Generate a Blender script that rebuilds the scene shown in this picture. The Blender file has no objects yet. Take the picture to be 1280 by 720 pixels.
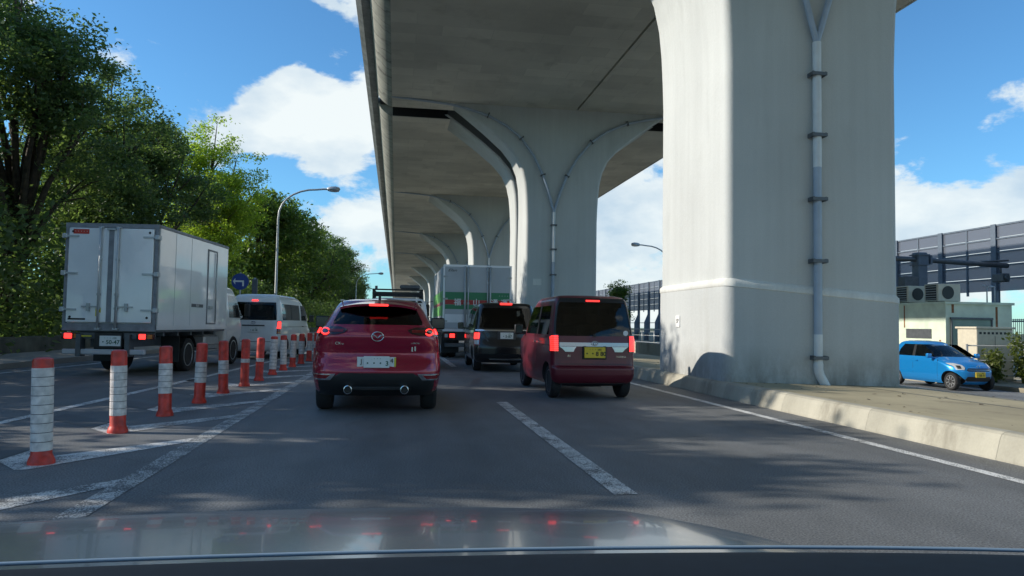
import bpy, bmesh, math, random
import numpy as np
from mathutils import Vector, Matrix, Euler

random.seed(7)
rng = np.random.default_rng(11)
scene = bpy.context.scene
COL = scene.collection
R = math.radians

# ------------------------------------------------------------------ camera
cam_d = bpy.data.cameras.new("camera")
cam = bpy.data.objects.new("camera", cam_d)
COL.objects.link(cam)
cam_d.sensor_width = 36.0
cam_d.lens = 920.0 / 1280.0 * 36.0
cam_d.clip_start = 0.05
cam_d.clip_end = 5000
rt, up, fw = Vector((0.98783, -0.15539, 0.01600)), Vector((-0.02374, -0.04803, 0.99856)), Vector((0.15440, 0.98669, 0.05113))
fw.normalize(); rt = (rt - fw * rt.dot(fw)).normalized(); up = rt.cross(fw) * 1.0
CAM_POS = Vector((0, 0, 1.22))
m = Matrix((rt, up, -fw)).transposed().to_4x4()
m.translation = CAM_POS
cam.matrix_world = m
scene.camera = cam

# ------------------------------------------------------------------ sun and sky
SUN_DIR = Vector((-1.0, 0.15, 0.47)).normalized()
sun_d = bpy.data.lights.new("sun", 'SUN')
sun_d.energy = 2.9
sun_d.angle = R(0.5)
sun_d.color = (1.0, 0.93, 0.82)
sun = bpy.data.objects.new("sun", sun_d)
COL.objects.link(sun)
sun.rotation_euler = (-SUN_DIR).to_track_quat('-Z', 'Y').to_euler()
sun.location = (-30, 5, 40)

world = bpy.data.worlds.new("World")
scene.world = world
world.use_nodes = True
wn, wl = world.node_tree.nodes, world.node_tree.links
wn.clear()
w_out = wn.new("ShaderNodeOutputWorld")
w_bg = wn.new("ShaderNodeBackground")
w_bg.inputs[1].default_value = 0.125
sky = wn.new("ShaderNodeTexSky")
sky.sky_type = 'NISHITA'
sky.sun_disc = False
sky.sun_elevation = math.asin(SUN_DIR.z)
sky.sun_rotation = math.atan2(SUN_DIR.x, SUN_DIR.y)
sky.air_density = 1.0
sky.dust_density = 0.25
sky.ozone_density = 2.2
tc = wn.new("ShaderNodeTexCoord")


def wmath(op, a, b=None):
    n = wn.new("ShaderNodeMath"); n.operation = op
    for i, v in enumerate((a, b)):
        if v is None: continue
        if hasattr(v, 'default_value') or hasattr(v, 'is_output'):
            wl.new(v, n.inputs[i])
        else:
            n.inputs[i].default_value = v
    return n.outputs[0]


def wnoise(scale, detail, rough, stretch, dist=0.0):
    mp = wn.new("ShaderNodeMapping"); mp.inputs['Scale'].default_value = stretch
    mp.inputs['Location'].default_value = (3.1, 1.7, 0.4)
    wl.new(tc.outputs['Generated'], mp.inputs[0])
    n = wn.new("ShaderNodeTexNoise")
    n.inputs['Scale'].default_value = scale; n.inputs['Detail'].default_value = detail
    n.inputs['Roughness'].default_value = rough; n.inputs['Distortion'].default_value = dist
    wl.new(mp.outputs[0], n.inputs['Vector'])
    return n.outputs[0]


cl = wnoise(5.0, 9, 0.6, (1, 1, 1.8), 0.15)
CLOUDS = [((-0.122, 0.958, 0.245), 0.052, 0.17), ((-0.165, 0.95, 0.247), 0.038, 0.15), ((-0.128, 0.94, 0.296), 0.028, 0.13), ((-0.078, 0.962, 0.225), 0.04, 0.14),
          ((-0.045, 0.985, 0.150), 0.055, 0.10), ((0.25, 0.95, 0.10), 0.10, 0.12), ((0.30, 0.94, 0.12), 0.09, 0.13),
          ((0.66, 0.74, 0.110), 0.07, 0.17), ((0.60, 0.79, 0.10), 0.06, 0.16), ((0.72, 0.68, 0.115), 0.07, 0.16),
          ((-0.8, 0.5, 0.30), 0.12, 0.15), ((0.9, -0.1, 0.35), 0.15, 0.16), ((0.1, -0.95, 0.16), 0.13, 0.16), ((0.6, -0.75, 0.28), 0.14, 0.16), ((-0.6, -0.75, 0.22), 0.14, 0.16), ((0.95, 0.3, 0.2), 0.12, 0.16), ((-0.98, -0.1, 0.18), 0.12, 0.16), ((-0.2, -0.7, 0.65), 0.14, 0.16), ((0.5, -0.3, 0.8), 0.13, 0.15)]  # clouds on this line are out of view, added to lift the fill light
dens = wmath('ADD', wmath('MULTIPLY', cl, 1.25), -0.355)
# broken cloud thickens towards the horizon, all round
w_sep = wn.new("ShaderNodeSeparateXYZ"); wl.new(tc.outputs['Generated'], w_sep.inputs[0])
w_low = wn.new("ShaderNodeMapRange"); wl.new(w_sep.outputs[2], w_low.inputs[0])
w_low.inputs[1].default_value = 0.02; w_low.inputs[2].default_value = 0.27; w_low.inputs[3].default_value = 0.085; w_low.inputs[4].default_value = 0.0
dens = wmath('ADD', dens, w_low.outputs[0])
w_cov = wn.new("ShaderNodeMapRange"); w_cov.interpolation_type = 'SMOOTHSTEP'; wl.new(wnoise(1.3, 2, 0.5, (1, 1, 1)), w_cov.inputs[0])
w_cov.inputs[1].default_value = 0.47; w_cov.inputs[2].default_value = 0.62; w_cov.inputs[3].default_value = 0.0; w_cov.inputs[4].default_value = 0.05
dens = wmath('ADD', dens, w_cov.outputs[0])
for c, rad, amp in CLOUDS:
    c = Vector(c).normalized()
    dn = wn.new("ShaderNodeVectorMath"); dn.operation = 'DISTANCE'
    wl.new(tc.outputs['Generated'], dn.inputs[0]); dn.inputs[1].default_value = c
    mr = wn.new("ShaderNodeMapRange"); mr.interpolation_type = 'SMOOTHSTEP'
    wl.new(dn.outputs['Value'], mr.inputs[0])
    mr.inputs[1].default_value = rad * 1.9; mr.inputs[2].default_value = 0.0
    mr.inputs[3].default_value = 0.0; mr.inputs[4].default_value = amp * 1.5
    dens = wmath('ADD', dens, mr.outputs[0])
cmask = wn.new("ShaderNodeMapRange"); cmask.interpolation_type = 'SMOOTHSTEP'
wl.new(dens, cmask.inputs[0])
cmask.inputs[1].default_value = 0.36; cmask.inputs[2].default_value = 0.46
cmask.inputs[3].default_value = 0.0; cmask.inputs[4].default_value = 0.93
sh = wnoise(7.0, 5, 0.55, (1, 1, 2.0))
ramp = wn.new("ShaderNodeMapRange")
wl.new(sh, ramp.inputs[0]); ramp.inputs[1].default_value = 0.35; ramp.inputs[2].default_value = 0.62
cmix = wn.new("ShaderNodeMix"); cmix.data_type = 'RGBA'
wl.new(ramp.outputs[0], cmix.inputs[0])
cmix.inputs[6].default_value = (2.5, 3.1, 3.6, 1); cmix.inputs[7].default_value = (4.1, 4.35, 4.3, 1)
smix = wn.new("ShaderNodeMix"); smix.data_type = 'RGBA'
tint = wn.new("ShaderNodeVectorMath"); tint.operation = 'MULTIPLY'
wl.new(sky.outputs[0], tint.inputs[0]); tint.inputs[1].default_value = (0.36, 0.63, 0.79)
wl.new(cmask.outputs[0], smix.inputs[0]); wl.new(tint.outputs[0], smix.inputs[6]); wl.new(cmix.outputs[2], smix.inputs[7])
wl.new(smix.outputs[2], w_bg.inputs[0])
wl.new(w_bg.outputs[0], w_out.inputs[0])

scene.view_settings.view_transform = 'Standard'
scene.view_settings.look = 'None'
scene.view_settings.gamma = 1.0
scene.view_settings.exposure = 0.88
scene.view_settings.use_curve_mapping = False
scene.cycles.use_denoising = True
scene.cycles.max_bounces = 8
scene.cycles.transparent_max_bounces = 12

# ------------------------------------------------------------------ materials
def node_mat(name):
    mt = bpy.data.materials.new(name); mt.use_nodes = True
    nt = mt.node_tree
    return mt, nt.nodes, nt.links, nt.nodes["Principled BSDF"]


def simple(name, col, rough=0.5, metal=0.0, coat=0.0, noise=0.0, nscale=6.0, spec=0.5, bump=0.0):
    mt, n, l, b = node_mat(name)
    b.inputs['Base Color'].default_value = (*col, 1)
    b.inputs['Roughness'].default_value = rough
    b.inputs['Metallic'].default_value = metal
    b.inputs['Coat Weight'].default_value = coat
    b.inputs['Coat Roughness'].default_value = 0.04
    b.inputs['Specular IOR Level'].default_value = spec
    if noise or bump:
        t = n.new("ShaderNodeTexCoord"); nz = n.new("ShaderNodeTexNoise")
        nz.inputs['Scale'].default_value = nscale; nz.inputs['Detail'].default_value = 6
        l.new(t.outputs['Object'], nz.inputs['Vector'])
        if noise:
            mr = n.new("ShaderNodeMapRange"); l.new(nz.outputs[0], mr.inputs[0])
            mr.inputs[1].default_value = 0.3; mr.inputs[2].default_value = 0.7
            mr.inputs[3].default_value = 1 - noise; mr.inputs[4].default_value = 1 + noise
            mx = n.new("ShaderNodeVectorMath"); mx.operation = 'SCALE'
            mx.inputs[0].default_value = col; l.new(mr.outputs[0], mx.inputs['Scale'])
            l.new(mx.outputs[0], b.inputs['Base Color'])
        if bump:
            bp = n.new("ShaderNodeBump"); bp.inputs['Strength'].default_value = bump; bp.inputs['Distance'].default_value = 0.02
            l.new(nz.outputs[0], bp.inputs['Height']); l.new(bp.outputs[0], b.inputs['Normal'])
    return mt


def emis(name, col, strength, base=None):
    mt, n, l, b = node_mat(name)
    b.inputs['Base Color'].default_value = (*(base or col), 1)
    b.inputs['Roughness'].default_value = 0.15
    b.inputs['Emission Color'].default_value = (*col, 1)
    b.inputs['Emission Strength'].default_value = strength
    return mt


def glass(name, tint, refl=1.0):
    mt, n, l, b = node_mat(name)
    n.remove(b)
    out = n["Material Output"]
    tr = n.new("ShaderNodeBsdfTransparent"); tr.inputs[0].default_value = (*tint, 1)
    gl = n.new("ShaderNodeBsdfGlossy"); gl.inputs['Roughness'].default_value = 0.03
    gl.inputs[0].default_value = (refl, refl, refl, 1)
    fr = n.new("ShaderNodeFresnel"); fr.inputs[0].default_value = 1.5
    mx = n.new("ShaderNodeMixShader")
    l.new(fr.outputs[0], mx.inputs[0]); l.new(tr.outputs[0], mx.inputs[1]); l.new(gl.outputs[0], mx.inputs[2])
    l.new(mx.outputs[0], out.inputs[0])
    return mt


def concrete(name, col, streak=0.18, grime=0.0, stain=(0.10, 0.10, 0.085), stain_amt=0.35, blot=0.12, formwork=0.0, sx=1.0, band=None):
    """weathered concrete: large blotches, vertical streaks, formwork patches, fine grain"""
    mt, n, l, b = node_mat(name)
    b.inputs['Roughness'].default_value = 0.85
    t = n.new("ShaderNodeTexCoord")

    def nz(scale, detail, stretch, rough=0.55):
        mp = n.new("ShaderNodeMapping"); mp.inputs['Scale'].default_value = stretch
        l.new(t.outputs['Object'], mp.inputs[0])
        k = n.new("ShaderNodeTexNoise"); k.inputs['Scale'].default_value = scale
        k.inputs['Detail'].default_value = detail; k.inputs['Roughness'].default_value = rough
        l.new(mp.outputs[0], k.inputs['Vector'])
        return k.outputs[0]

    def rng_(v, a, bb, lo, hi):
        k = n.new("ShaderNodeMapRange"); l.new(v, k.inputs[0])
        for i, q in enumerate((a, bb, lo, hi)): k.inputs[1 + i].default_value = q
        return k.outputs[0]

    def mul(a, c):
        k = n.new("ShaderNodeMath"); k.operation = 'MULTIPLY'; l.new(a, k.inputs[0]); l.new(c, k.inputs[1]); return k.outputs[0]
    f = rng_(nz(0.35 * sx, 5, (1, 1, 1)), 0.3, 0.7, 1 - blot, 1 + blot)
    f = mul(f, rng_(nz(1.6 * sx, 5, (1, 1, 0.12)), 0.3, 0.72, 1 - streak, 1 + streak * 0.6))
    f = mul(f, rng_(nz(7.0, 4, (1, 1, 0.03)), 0.3, 0.72, 1 - streak * .7, 1 + streak * 0.4))
    f = mul(f, rng_(nz(40, 3, (1, 1, 1)), 0.2, 0.8, 0.94, 1.06))
    if formwork:
        br = n.new("ShaderNodeTexBrick"); l.new(t.outputs['Object'], br.inputs['Vector'])
        br.inputs['Color1'].default_value = (0.35, 0.35, 0.35, 1); br.inputs['Color2'].default_value = (0.65, 0.65, 0.65, 1)
        br.inputs['Mortar'].default_value = (0.3, 0.3, 0.3, 1); br.inputs['Mortar Size'].default_value = 0.012
        br.inputs['Scale'].default_value = 1.0; br.inputs['Brick Width'].default_value = 1.8; br.inputs['Row Height'].default_value = 0.9
        f = mul(f, rng_(br.outputs[0], 0.3, 0.7, 1 - formwork, 1 + formwork))
    sc = n.new("ShaderNodeVectorMath"); sc.operation = 'SCALE'; sc.inputs[0].default_value = col
    l.new(f, sc.inputs['Scale'])
    mx = n.new("ShaderNodeMix"); mx.data_type = 'RGBA'
    l.new(rng_(nz(0.9 * sx, 8, (1, 1, 0.3), 0.65), 0.56, 0.74, 0, stain_amt), mx.inputs[0])
    l.new(sc.outputs[0], mx.inputs[6]); mx.inputs[7].default_value = (*stain, 1)
    res = mx.outputs[2]
    if grime:
        sp = n.new("ShaderNodeSeparateXYZ"); l.new(t.outputs['Object'], sp.inputs[0])
        g1 = rng_(sp.outputs[2], 0.02, 0.75, grime, 0.0)
        g1 = mul(g1, rng_(nz(2.2, 6, (1, 1, 0.5), 0.7), 0.36, 0.62, 0.0, 1.0))
        mg = n.new("ShaderNodeMix"); mg.data_type = 'RGBA'; l.new(g1, mg.inputs[0]); l.new(res, mg.inputs[6]); mg.inputs[7].default_value = (0.15, 0.135, 0.10, 1)
        res = mg.outputs[2]
    if band:
        # dark stripes across the slab edge, repeating along Y with wobble
        sep = n.new("ShaderNodeSeparateXYZ"); l.new(t.outputs['Object'], sep.inputs[0])
        wob = rng_(nz(1.1, 4, (1, 1, 1)), 0, 1, -0.9, 0.9)
        ad = n.new("ShaderNodeMath"); ad.operation = 'ADD'; l.new(sep.outputs[1], ad.inputs[0]); l.new(wob, ad.inputs[1])
        dv = n.new("ShaderNodeMath"); dv.operation = 'DIVIDE'; l.new(ad.outputs[0], dv.inputs[0]); dv.inputs[1].default_value = band
        fr = n.new("ShaderNodeMath"); fr.operation = 'FRACT'; l.new(dv.outputs[0], fr.inputs[0])
        st = rng_(fr.outputs[0], 0.0, 0.22, 0.75, 0.0)
        st = mul(st, rng_(nz(0.8, 3, (1, 1, 1)), 0.35, 0.6, 0.2, 1.0))
        m2 = n.new("ShaderNodeMix"); m2.data_type = 'RGBA'; l.new(st, m2.inputs[0]); l.new(res, m2.inputs[6])
        m2.inputs[7].default_value = (0.045, 0.045, 0.04, 1)
        res = m2.outputs[2]
    l.new(res, b.inputs['Base Color'])
    bp = n.new("ShaderNodeBump"); bp.inputs['Strength'].default_value = 0.25; bp.inputs['Distance'].default_value = 0.02
    l.new(nz(14, 6, (1, 1, 1), 0.6), bp.inputs['Height']); l.new(bp.outputs[0], b.inputs['Normal'])
    return mt


def asphalt(name, c=0.05):
    mt, n, l, b = node_mat(name)
    t = n.new("ShaderNodeTexCoord")

    def nz(scale, detail, stretch=(1, 1, 1)):
        mp = n.new("ShaderNodeMapping"); mp.inputs['Scale'].default_value = stretch
        l.new(t.outputs['Object'], mp.inputs[0])
        k = n.new("ShaderNodeTexNoise"); k.inputs['Scale'].default_value = scale; k.inputs['Detail'].default_value = detail
        l.new(mp.outputs[0], k.inputs['Vector']); return k.outputs[0]

    def rg(v, a, bb, lo, hi):
        k = n.new("ShaderNodeMapRange"); l.new(v, k.inputs[0])
        for i, q in enumerate((a, bb, lo, hi)): k.inputs[1 + i].default_value = q
        return k.outputs[0]

    def mul(a, c_):
        k = n.new("ShaderNodeMath"); k.operation = 'MULTIPLY'; l.new(a, k.inputs[0]); l.new(c_, k.inputs[1]); return k.outputs[0]
    f = mul(rg(nz(0.9, 6, (1, 0.05, 1)), 0.3, 0.7, 0.76, 1.24), rg(nz(75, 2), 0.28, 0.72, 0.40, 1.75))
    f = mul(f, rg(nz(2.2, 4, (1, 0.5, 1)), 0.35, 0.65, 0.9, 1.1))
    vo = n.new("ShaderNodeTexVoronoi"); vo.feature = 'DISTANCE_TO_EDGE'; vo.inputs['Scale'].default_value = 0.22
    wv = n.new("ShaderNodeVectorMath"); wv.operation = 'ADD'
    nn = n.new("ShaderNodeTexNoise"); nn.inputs['Scale'].default_value = 1.5; nn.inputs['Detail'].default_value = 5
    l.new(t.outputs['Object'], nn.inputs['Vector']); l.new(t.outputs['Object'], wv.inputs[0]); l.new(nn.outputs[1], wv.inputs[1])
    l.new(wv.outputs[0], vo.inputs['Vector'])
    f = mul(f, rg(vo.outputs[0], 0.0, 0.004, 0.78, 1.0))
    sc = n.new("ShaderNodeVectorMath"); sc.operation = 'SCALE'; sc.inputs[0].default_value = (c * 0.96, c, c * 1.02)
    l.new(f, sc.inputs['Scale']); l.new(sc.outputs[0], b.inputs['Base Color'])
    b.inputs['Roughness'].default_value = 0.72
    bp = n.new("ShaderNodeBump"); bp.inputs['Strength'].default_value = 0.5; bp.inputs['Distance'].default_value = 0.006
    l.new(nz(150, 2), bp.inputs['Height']); l.new(bp.outputs[0], b.inputs['Normal'])
    return mt


def road_paint(name, wear, col=(0.72, 0.72, 0.70)):
    mt, n, l, b = node_mat(name)
    t = n.new("ShaderNodeTexCoord")
    nz = n.new("ShaderNodeTexNoise"); nz.inputs['Scale'].default_value = 3.0; nz.inputs['Detail'].default_value = 8; nz.inputs['Roughness'].default_value = 0.8
    l.new(t.outputs['Object'], nz.inputs['Vector'])
    n2 = n.new("ShaderNodeTexNoise"); n2.inputs['Scale'].default_value = 90; n2.inputs['Detail'].default_value = 2
    l.new(t.outputs['Object'], n2.inputs['Vector'])
    ad = n.new("ShaderNodeMath"); ad.operation = 'ADD'; l.new(nz.outputs[0], ad.inputs[0])
    hf = n.new("ShaderNodeMath"); hf.operation = 'MULTIPLY'; hf.inputs[1].default_value = 0.8; l.new(n2.outputs[0], hf.inputs[0]); l.new(hf.outputs[0], ad.inputs[1])
    mr = n.new("ShaderNodeMapRange"); l.new(ad.outputs[0], mr.inputs[0])
    mr.inputs[1].default_value = 0.98 - wear * 0.35; mr.inputs[2].default_value = 1.10 - wear * 0.35
    mx = n.new("ShaderNodeMix"); mx.data_type = 'RGBA'; l.new(mr.outputs[0], mx.inputs[0])
    mx.inputs[6].default_value = (*col, 1); mx.inputs[7].default_value = (0.085, 0.088, 0.09, 1)
    l.new(mx.outputs[2], b.inputs['Base Color']); b.inputs['Roughness'].default_value = 0.6
    return mt


def leaf_mat(name, c1, c2, trans=0.5):
    mt, n, l, b = node_mat(name)
    n.remove(b); out = n["Material Output"]
    g = n.new("ShaderNodeNewGeometry")
    mx = n.new("ShaderNodeMix"); mx.data_type = 'RGBA'
    l.new(g.outputs['Random Per Island'], mx.inputs[0])
    mx.inputs[6].default_value = (*c1, 1); mx.inputs[7].default_value = (*c2, 1)
    d = n.new("ShaderNodeBsdfPrincipled"); d.inputs['Roughness'].default_value = 0.45
    d.inputs['Specular IOR Level'].default_value = 0.35
    l.new(mx.outputs[2], d.inputs['Base Color'])
    t = n.new("ShaderNodeBsdfTranslucent")
    vm = n.new("ShaderNodeVectorMath"); vm.operation = 'MULTIPLY'; l.new(mx.outputs[2], vm.inputs[0]); vm.inputs[1].default_value = (1.7, 1.9, 0.8)
    l.new(vm.outputs[0], t.inputs[0])
    ms = n.new("ShaderNodeMixShader"); ms.inputs[0].default_value = trans
    l.new(d.outputs[0], ms.inputs[1]); l.new(t.outputs[0], ms.inputs[2]); l.new(ms.outputs[0], out.inputs[0])
    return mt


M = {}
M['asphalt'] = asphalt('asphalt', 0.135)
M['asphalt_old'] = asphalt('asphalt_old', 0.17)
M['pier'] = concrete('pier_coating', (0.525, 0.54, 0.525), streak=0.055, grime=0.6, stain=(0.30, 0.31, 0.29), stain_amt=0.35, blot=0.07)
M['pier_low'] = concrete('pier_jacket_coating', (0.49, 0.505, 0.495), grime=0.7, streak=0.05, stain=(0.33, 0.32, 0.27), stain_amt=0.4, blot=0.07)
M['ledge'] = concrete('pier_ledge', (0.68, 0.68, 0.64), streak=0.12, stain_amt=0.15)
M['soffit'] = concrete('deck_soffit', (0.60, 0.58, 0.49), streak=0.03, stain=(0.36, 0.34, 0.28), stain_amt=0.6, blot=0.15, formwork=0.12, sx=0.8)
M['edge'] = concrete('deck_edge', (0.40, 0.39, 0.33), streak=0.2, stain=(0.10, 0.10, 0.08), stain_amt=0.6, blot=0.15, band=0.95)
M['parapet'] = concrete('parapet', (0.46, 0.46, 0.43), streak=0.25, stain_amt=0.5)
M['median'] = concrete('median_paving', (0.37, 0.32, 0.205), streak=0.05, stain=(0.17, 0.14, 0.09), stain_amt=0.7, blot=0.2, sx=1.6)
M['kerb'] = concrete('kerb', (0.41, 0.385, 0.31), streak=0.07, stain=(0.15, 0.13, 0.095), stain_amt=0.8, blot=0.2, sx=2.0)
M['walk'] = concrete('pavement', (0.30, 0.29, 0.26), streak=0.05, stain_amt=0.5)
M['wall_shaded'] = simple('shaded_wall', (0.09, 0.095, 0.075), 0.9, noise=0.5, nscale=1.5, bump=0.3)  # dark base colour holds the shade this wall stands in
M['dirt'] = simple('ground_earth', (0.30, 0.27, 0.20), 0.95, noise=0.4, nscale=0.8, bump=0.4)
M['grassy'] = simple('ground_grass', (0.05, 0.07, 0.025), 0.95, noise=0.5, nscale=0.6, bump=0.6)
M['paint'] = road_paint('road_paint', 0.25)
M['paint_mid'] = road_paint('road_paint_half_worn', 0.36, (0.66, 0.66, 0.63))
M['paint_worn'] = road_paint('road_paint_worn', 0.52, (0.62, 0.62, 0.59))
M['paint_faint'] = road_paint('road_paint_faint', 1.75, (0.32, 0.32, 0.30))
M['pipe'] = simple('drain_pipe_white', (0.66, 0.68, 0.68), 0.4, noise=0.08, nscale=4)
M['pipe_blue'] = simple('drain_pipe_blue_grey', (0.36, 0.42, 0.50), 0.4, noise=0.08, nscale=4)
M['steel'] = simple('galvanised_steel', (0.42, 0.44, 0.45), 0.4, metal=0.6, noise=0.12, nscale=8)
M['steel_dark'] = simple('dark_steel', (0.12, 0.13, 0.14), 0.5, metal=0.5, noise=0.15)
M['lamp_pole'] = simple('lamp_pole_grey', (0.48, 0.50, 0.50), 0.45, metal=0.3, noise=0.08)
M['bollard_red'] = simple('bollard_red', (0.60, 0.045, 0.028), 0.45, noise=0.35, nscale=10)
M['bollard_white'] = simple('bollard_sheeting', (0.66, 0.61, 0.59), 0.4, noise=0.26, nscale=14)
M['black'] = simple('black_plastic', (0.012, 0.013, 0.014), 0.45)
M['trim'] = simple('grey_trim', (0.045, 0.047, 0.05), 0.5)
M['chrome'] = simple('chrome', (0.62, 0.63, 0.65), 0.16, metal=1.0)
M['rubber'] = simple('tyre_rubber', (0.017, 0.017, 0.018), 0.8, noise=0.2, nscale=20)
M['alloy'] = simple('alloy_rim', (0.55, 0.56, 0.57), 0.3, metal=0.85)
M['rim_dark'] = simple('dark_rim', (0.10, 0.10, 0.11), 0.35, metal=0.7)
M['interior'] = simple('car_interior', (0.03, 0.03, 0.032), 0.85)
M['seat'] = simple('seat_fabric', (0.028, 0.028, 0.03), 0.9)
M['arch'] = simple('wheel_well', (0.01, 0.01, 0.01), 0.9)
M['glass_dark'] = glass('privacy_glass', (0.16, 0.18, 0.19), 0.7)
M['glass_clear'] = glass('clear_glass', (0.62, 0.68, 0.66))
M['glass_mid'] = glass('rear_glass', (0.34, 0.37, 0.37))
M['red_paint'] = simple('crimson_metallic', (0.33, 0.006, 0.036), 0.26, metal=0.35, coat=1.0)
M['maroon'] = simple('dark_maroon', (0.115, 0.008, 0.020), 0.42, metal=0.15, coat=0.35)
M['black_paint'] = simple('black_gloss', (0.006, 0.007, 0.009), 0.22, coat=0.5)
M['smoked_chrome'] = simple('smoked_chrome', (0.33, 0.34, 0.37), 0.2, metal=1.0)
M['white_paint'] = simple('white_gloss', (0.74, 0.75, 0.74), 0.35, coat=0.7, noise=0.02)
M['truck_white'] = simple('truck_panel_white', (0.80, 0.81, 0.82), 0.3, coat=0.9, noise=0.05, nscale=1.5)
M['truck_grey'] = simple('truck_panel_silver', (0.46, 0.48, 0.50), 0.4, noise=0.08, nscale=1.2)
M['truck_frame'] = simple('truck_frame_grey', (0.22, 0.23, 0.25), 0.45, noise=0.2)
M['blue_paint'] = simple('azure_metallic', (0.008, 0.24, 0.62), 0.28, metal=0.35, coat=1.0)
M['ego_paint'] = simple('grey_blue_bonnet', (0.11, 0.15, 0.19), 0.2, metal=0.25, coat=0.3)
M['glint_pale'] = simple('windscreen_glint_blue', (0.22, 0.31, 0.40), 0.4)  # pale colour imitates a reflection
M['dash'] = simple('dashboard', (0.007, 0.014, 0.024), 0.75, spec=0.12, noise=0.1, nscale=60)
M['brake'] = emis('brake_light', (1.0, 0.035, 0.03), 1.5, (0.5, 0.01, 0.01))
M['brake_soft'] = emis('tail_light_lens', (1.0, 0.06, 0.05), 1.1, (0.5, 0.02, 0.02))
M['lens_red'] = simple('red_lens', (0.20, 0.006, 0.008), 0.12, coat=1.0)
M['lens_dark'] = simple('smoked_lens', (0.035, 0.004, 0.006), 0.1, coat=1.0)
M['lens_clear'] = simple('clear_lens', (0.6, 0.62, 0.64), 0.1, coat=1.0, metal=0.3)
M['amber'] = simple('amber_lens', (0.6, 0.16, 0.02), 0.15, coat=1.0)
M['plate_white'] = simple('plate_white', (0.72, 0.74, 0.72), 0.4)
M['plate_yellow'] = simple('plate_yellow', (0.75, 0.52, 0.03), 0.4)
M['ink_green'] = simple('plate_green_ink', (0.02, 0.10, 0.06), 0.5)
M['ink_black'] = simple('black_ink', (0.01, 0.01, 0.01), 0.5)
M['band_green'] = simple('livery_green', (0.03, 0.22, 0.10), 0.4)
M['band_green_light'] = simple('livery_light_green', (0.20, 0.52, 0.16), 0.4)
M['band_red'] = simple('livery_red', (0.42, 0.03, 0.03), 0.4)
M['label_red'] = simple('red_label', (0.55, 0.05, 0.03), 0.5)
M['yellow'] = simple('yellow_tag', (0.65, 0.55, 0.04), 0.5)
M['sign_blue'] = simple('sign_blue', (0.015, 0.05, 0.26), 0.4)
M['white'] = simple('white_enamel', (0.78, 0.78, 0.76), 0.5)
M['shed_lit'] = simple('shed_pale_green', (0.62, 0.70, 0.56), 0.6, noise=0.12, nscale=2)
M['shed_door'] = simple('shed_shutter_green', (0.24, 0.34, 0.29), 0.6, noise=0.12, nscale=2)
M['rust'] = simple('rust', (0.24, 0.10, 0.04), 0.8, noise=0.4, nscale=10)
M['cabinet'] = simple('cabinet_beige', (0.58, 0.53, 0.42), 0.55, noise=0.08)
M['post_blue'] = simple('barrier_post', (0.12, 0.15, 0.19), 0.5, noise=0.1)
M['roof_grey'] = simple('roof_grey', (0.16, 0.17, 0.19), 0.7, noise=0.2)
M['wall_pale'] = simple('wall_pale', (0.55, 0.55, 0.52), 0.8, noise=0.1)
M['bark'] = simple('bark', (0.06, 0.045, 0.03), 0.9, noise=0.4, nscale=6, bump=0.6)
M['leaf_dark'] = leaf_mat('leaf_dark', (0.065, 0.105, 0.05), (0.15, 0.195, 0.09), 0.48)
M['leaf_mid'] = leaf_mat('leaf_mid', (0.065, 0.11, 0.03), (0.15, 0.20, 0.05), 0.45)
M['leaf_light'] = leaf_mat('leaf_light', (0.17, 0.24, 0.04), (0.32, 0.37, 0.07), 0.58)
M['weed'] = leaf_mat('weed_leaf', (0.07, 0.10, 0.025), (0.15, 0.17, 0.05), 0.4)
M['skin'] = simple('skin', (0.45, 0.27, 0.19), 0.6)
M['shirt'] = simple('shirt', (0.10, 0.10, 0.12), 0.8)
M['hair'] = simple('hair', (0.012, 0.010, 0.009), 0.6)


def panel_mat():
    mt, n, l, b = node_mat('barrier_panel')
    out = n["Material Output"]
    b.inputs['Base Color'].default_value = (0.17, 0.19, 0.23, 1); b.inputs['Roughness'].default_value = 0.35
    tr = n.new("ShaderNodeBsdfTransparent"); tr.inputs[0].default_value = (0.62, 0.66, 0.74, 1)
    ms = n.new("ShaderNodeMixShader"); ms.inputs[0].default_value = 0.62
    l.new(tr.outputs[0], ms.inputs[1]); l.new(b.outputs[0], ms.inputs[2]); l.new(ms.outputs[0], out.inputs[0])
    return mt


M['panel'] = panel_mat()

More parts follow.
